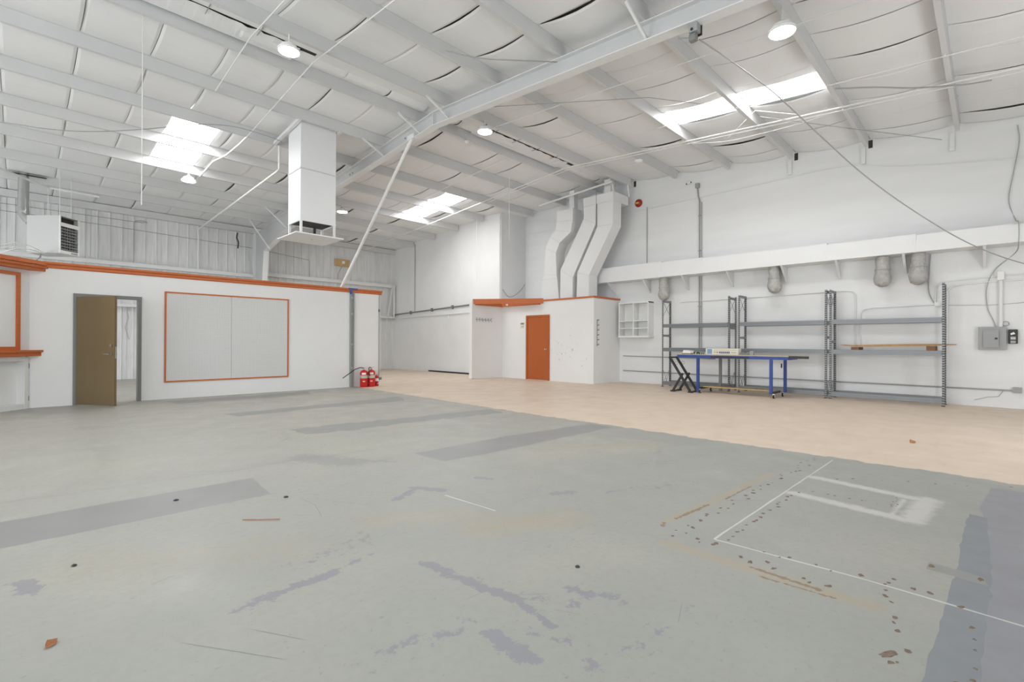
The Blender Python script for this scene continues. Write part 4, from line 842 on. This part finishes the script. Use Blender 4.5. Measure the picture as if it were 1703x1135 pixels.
pipe_thing('slack_cable', 'long grey cable hanging from the motor box down across the right wall', 'cable', [(6.4, 2.80, 5.34), (7.0, 2.55, 5.16), (7.9, 2.30, 4.98), (9.0, 1.95, 4.58), (9.9, 1.55, 4.12), (10.8, 1.05, 3.65), (11.8, .40, 3.14), (12.7, -.2, 2.83), (13.6, -.9, 2.6)], .009, 'grime')
dc = thing('smoke_detector', 'white round detector on the roof near the right wall', 'detector', (11.5, 6.55, 6.0)); obj('base', MB().lathe([(.09, 0), (.10, .02), (.10, .05)], (11.4, 6.60, 6.01), 20), 'white', dc); obj('cap', MB().lathe([(.04, -.02), (.07, 0)], (11.4, 6.60, 6.01), 20), 'white', dc)
dc = thing('smoke_detector', 'small white round detector on a purlin right of the rafter', 'detector', (7.6, 9.1, 6.0)); obj('base', MB().lathe([(.06, 0), (.065, .03)], (7.65, 9.13, 6.14), 18), 'white', dc); obj('cap', MB().lathe([(.02, -.03), (.05, 0)], (7.65, 9.13, 6.14), 18), 'white', dc)

# ================================================================== RIGHT WALL FITTINGS
XW = XR-.02
def wp(name, label, pts, r, m='pipe', cat='conduit'): return pipe_thing(name, label, cat, [(XW-.002, y, z) for y, z in pts], r, m)
t = thing('wall_conduit', 'tall grey conduit with a box on top running down the right wall', 'conduit', (XW, 5.97, 1.45)); obj('pipe', MB().tube([(XW, 6.02, 5.75), (XW, 6.0, 5.5), (XW, 5.965, 5.35), (XW, 5.96, 1.1)], .022, 8), 'grime', t); obj('junction_box', MB().box(XR-.09, XR-.004, 5.96, 6.07, 5.72, 5.85), 'panelgrey', t, bevel=.006); obj('second_pipe', MB().tube([(XW, 5.90, 5.3), (XW, 5.895, 1.1)], .014, 8), 'grime', t)
for z in (4.9, 3.9, 2.3): obj('pipe_clip', MB().box(XR-.035, XR-.002, 5.92, 6.0, z, z+.025), 'grime', t)
wp('wall_conduit', 'thin upright conduit on the right wall below the red bell', [(7.62, 5.48), (7.62, 3.66)], .012, 'grime')
wp('wall_joint_line', 'thin horizontal cable line high along the right wall', [(12.6, 5.40), (7.6, 5.42), (4, 5.46), (2.41, 5.45), (1.2, 5.15), (-1.5, 4.72)], .010, 'pipe', 'cable')
wp('wall_conduit', 'low grey conduit running along the right wall behind the shelving', [(8.45, .37), (4, .36), (-.28, .35)], .016, 'grime'); wp('wall_conduit', 'short low conduit between booth and left shelving unit', [(8.45, .84), (5.5, .82)], .013, 'grime')
t = thing('wall_conduit', 'thick white upright conduit rising from the grey electrical panel', 'conduit', (XW, -.13, 1.6)); obj('pipe', MB().tube([(XR-.04, -.13, 1.60), (XR-.04, -.13, 2.6)], .034, 10), 'pipe', t); obj('top_box', MB().box(XR-.10, XR-.002, -.18, -.08, 2.53, 2.70), 'white', t, bevel=.006)
wp('wall_conduit', 'upper conduit bending down at the right shelving unit', [(-2, 2.63), (-.1, 2.62), (.6, 2.58), (.76, 2.55), (.84, 2.46), (.85, 2.14)], .013)
wp('wall_conduit', 'lower conduit bending down behind the right shelving post', [(-2, 2.53), (-.1, 2.52), (.40, 2.50), (.58, 2.47), (.66, 2.38), (.67, 1.1)], .016)
t = thing('junction_box', 'small white junction box beside the right shelving post', 'junction box', (XW, .81, 2.07)); obj('box', MB().box(XR-.06, XR-.002, .76, .86, 2.06, 2.15), 'white', t, bevel=.005); obj('cover', MB().box(XR-.064, XR-.06, .77, .85, 2.07, 2.14), 'white', t)
wp('wall_conduit', 'conduit from the white junction box bending down behind the shelving', [(.86, 2.10), (1.95, 2.08), (2.10, 2.05), (2.16, 1.95), (2.165, 1.2)], .013)
wp('wall_conduit', 'conduit running left and bending down beside the rack pair', [(6.5, 2.46), (4.5, 2.48), (2.45, 2.51), (2.31, 2.48), (2.25, 2.38), (2.245, 1.2)], .012)
pn = thing('electrical_panel', 'grey electrical panel with a small door on the right wall', 'electrical panel', (XR-.06, 0, 1.15))
obj('enclosure', MB().box(XR-.10, XR-.001, -.21, .19, 1.15, 1.605), 'panelgrey', pn, bevel=.004); dr = obj('door', MB().prism([(XR-.105, .12), (XR-.125, .12), (XR-.155, -.10), (XR-.135, -.10)], 'z', 1.20, 1.54), 'panelgrey', pn); obj('latch', MB().box(XR-.165, XR-.145, -.085, -.045, 1.355, 1.39), 'black', dr)
mtr = thing('wall_timer', 'small black boxed device with white markings beside the grey electrical panel', 'timer', (XR-.05, -.30, 1.27))
obj('case', MB().box(XR-.08, XR-.001, -.365, -.235, 1.27, 1.55), 'black', mtr, bevel=.012); obj('dial_mark', MB().prism([(-.33, 1.46), (-.27, 1.44), (-.26, 1.47), (-.31, 1.50)], 'x', XR-.084, XR-.0805), 'white', mtr)
for z in (1.385, 1.355): obj('mark_line', MB().box(XR-.084, XR-.0805, -.335, -.265, z, z+.018), 'white', mtr)
obj('label_plate', MB().box(XR-.084, XR-.0805, -.335, -.265, 1.28, 1.33), 'panelgrey', mtr)
pipe_thing('cable_coil', 'grey loop of cable on top of the electrical panel', 'cable', [(XR-.05, -.2+.045*math.cos(a), 1.665+.045*math.sin(a)) for a in [k*.6 for k in range(12)]], .008, 'grime', n=6)
pipe_thing('wall_cable', 'wavy grey cable coming down the right wall into the electrical panel', 'cable', [(XR-.03, -.36, 5.55), (XR-.03, -.38, 5.2), (XR-.03, -.30, 4.6), (XR-.03, -.24, 4.1), (XR-.03, -.33, 3.7), (13.17, -.36, 3.55), (13.17, -.36, 3.17), (XR-.03, -.33, 3.05), (XR-.03, -.05, 2.75), (XR-.03, .07, 2.4), (XR-.03, .06, 2.0), (XR-.03, -.02, 1.75), (XR-.03, -.06, 1.61)], .008, 'cable')
pipe_thing('wall_cable', 'thin grey cable hanging beside the right flexible duct end', 'cable', [(XR-.03, .93, 3.18), (XR-.03, .95, 2.8), (XR-.03, .96, 2.4), (XR-.03, .88, 2.14)], .009, 'grime', n=6)
pipe_thing('wall_cable', 'thin slack wire between the right shelving post and the electrical panel', 'wire', [(XR-.01, .75, 2.08), (XR-.01, .3, 2.06), (XR-.01, -.1, 2.05), (XR-.01, -1, 2.12)], .005, 'cable', n=6)
t = thing('outlet_box', 'small pale outlet box low on the right wall at the edge', 'outlet box', (XR-.03, -.36, .31)); obj('box', MB().box(XR-.06, XR-.001, -.42, -.30, .31, .42), 'panelgrey', t, bevel=.006); obj('cord', MB().tube([(XR-.02, -.30, .35), (XR-.02, -.18, .36), (XR-.02, -.10, .22), (XR-.02, .05, .20), (XR-.02, .25, .12)], .006, 6), 'cable', t)
bl = thing('alarm_bell', 'round red alarm bell high on the right wall', 'bell', (XR-.04, 7.94, 5.6)); obj('gong', MB().tube([(XR-.002, 7.92, 5.665), (XR-.03, 7.92, 5.665), (XR-.06, 7.92, 5.665), (XR-.075, 7.92, 5.665)], [.125, .125, .105, .06], 24), 'bellred', bl, smooth=True); obj('label_plate', MB().box(XR-.082, XR-.074, 7.88, 7.99, 5.635, 5.69), 'yellow', bl)
cm = thing('security_camera', 'small white security camera high on the right wall', 'camera', (XR-.06, 6.26, 5.9)); obj('body', MB().tube([(XR-.12, 6.30, 5.88), (XR-.06, 6.24, 5.93)], .035, 14), 'white', cm); obj('lens', MB().disc((XR-.125, 6.305, 5.876), (-.7, .7, -.5), .025, .004, 12), 'black', cm); obj('mount', MB().tube([(XR-.05, 6.24, 5.93), (XR-.005, 6.22, 5.94)], .015, 8), 'black', cm)
# far right wall
XQ = XB-.03
t = thing('wall_conduit', 'dark grey conduit with clamps along the far right wall above the stub wall', 'conduit', (XQ, 16.5, 2.5)); obj('pipe', MB().tube([(XQ, 20.05, 2.40), (XQ, 20.05, 2.53), (XQ, 12.9, 2.78)], .03, 8), 'dgrey', t)
for y in (18.6, 17.0, 15.6): obj('clamp', MB().box(XQ-.05, XB-.001, y-.04, y+.04, 2.53+.25*(20.05-y)/7.15-.07, 2.53+.25*(20.05-y)/7.15+.07), 'dgrey', t)
t = thing('wall_hook_plate', 'small white bracket plate on the far right wall below the conduits', 'bracket', (XB-.02, 15.9, 2.25)); obj('plate', MB().box(XB-.02, XB-.001, 15.85, 16.0, 2.28, 2.34), 'white', t); obj('hook', MB().box(XB-.05, XB-.02, 15.85, 15.9, 2.24, 2.34), 'white', t)
pipe_thing('wall_conduit', 'thin white conduit below the dark one on the far right wall', 'conduit', [(XQ, 20.0, 2.3), (XQ, 19.8, 2.36), (XQ, 12.9, 2.44)], .022, 'pipe')
pipe_thing('wall_conduit', 'thin upright conduit down the far right wall near the corner', 'conduit', [(XQ, 18.3, 5.6), (XQ, 18.3, 2.58)], .014, 'grime')
pipe_thing('corner_downpipe', 'white upright pipe on the jog edge of the right wall', 'pipe', [(XB-.025, 12.86, 6.0), (XB-.025, 12.86, 2.6)], .035)
pipe_thing('jog_cable', 'thin grey cable drooping on the jog face above the booth', 'cable', [(12.45, 12.78, 3.2), (12.8, 12.78, 2.95), (13.3, 12.78, 3.15), (13.65, 12.77, 3.5)], .009, 'grime', n=6)
tag(obj('floor_rail', MB().box(XB-.07, XB-.005, 14.4, 17.2, 0, .055), 'blackcable'), 'dark rail lying on the floor against the far right wall', 'rail')

# ================================================================== SMALL THINGS ON THE FLOOR
def dry_leaf(x_, y_, s, rot, label):
    m = MB(); pr = [(-1, 0, .1), (-.6, .35, .35), (0, .55, .6), (.5, .4, .4), (1, 0, .25), (.5, -.35, .1), (0, -.45, .02), (-.6, -.3, .05)]
    c, q = math.cos(rot), math.sin(rot); vs_ = [(x_, y_, .012*s/.05)]
    for a_, b_, h_ in pr: vs_.append((x_+s*(a_*c-b_*q), y_+s*(a_*q+b_*c), .0035+h_*s*1.1))
    vs_ += [(v[0], v[1], v[2]+.002) for v in vs_]
    fs = [(0, i, i % 8+1) for i in range(1, 9)]+[(9, 9+i % 8+1, 9+i) for i in range(1, 9)]+[(i, i % 8+1, 9+i % 8+1, 9+i) for i in range(1, 9)]
    tag(obj('dry_leaf', m.add(vs_, fs), 'leaf'), label, 'leaf', 'dry leaves on the floor')
dry_leaf(.10, 2.74, .030, .9, 'curled brown dry leaf on the grey floor at the lower left'); dry_leaf(7.96, .71, .055, -.4, 'brown dry leaf on the beige floor at the right')
def crumb(x_, y_, s, label):
    m = MB(); m.lathe([(s, .003), (s*.8, .008), (s*.3, .012)], (x_, y_, 0), 6); tag(obj('debris_crumb', m, 'black'), label, 'debris', 'crumbs on the floor')
crumb(2.19, 1.64, .014, 'dark crumb on the grey floor near the middle'); crumb(.22, 3.62, .014, 'dark crumb on the grey floor below the blue strip at left'); crumb(1.51, 4.03, .02, 'dark crumb just below the end of the blue strip'); crumb(.87, 4.55, .02, 'dark crumb lying on the blue strip')
tag(obj('twig', MB().tube([(1.10, 3.72, .006), (1.2, 3.63, .005), (1.29, 3.55, .006)], .003, 6), 'leaf'), 'thin brown twig on the grey floor below the blue strip', 'twig')

pipe_thing('slack_wire', 'highest of the thin pale wires hanging left of the heater', 'wire', [(-2.5, 15.6, 3.42), (-.6, 16.2, 3.42), (.0, 16.8, 3.62), (.5, 17.9, 3.565)], .010, 'pipe', 'wires left of the heater', n=6)
pipe_thing('slack_wire', 'second of the thin pale wires hanging left of the heater', 'wire', [(-2.5, 15.799999999999999, 3.3), (-.6, 16.3, 3.38), (.0, 16.7, 3.5), (.5, 17.9, 3.565)], .010, 'pipe', 'wires left of the heater', n=6)
pipe_thing('slack_wire', 'third of the thin pale wires hanging left of the heater', 'wire', [(-2.5, 16.0, 3.36), (-.6, 16.4, 3.36), (.0, 16.6, 3.4), (.5, 17.9, 3.565)], .010, 'pipe', 'wires left of the heater', n=6)
pipe_thing('slack_wire', 'lowest of the thin pale wires hanging left of the heater', 'wire', [(-2.5, 16.2, 3.18), (-.6, 16.5, 3.2600000000000002), (.0, 16.5, 3.45), (.5, 17.9, 3.565)], .010, 'pipe', 'wires left of the heater', n=6)
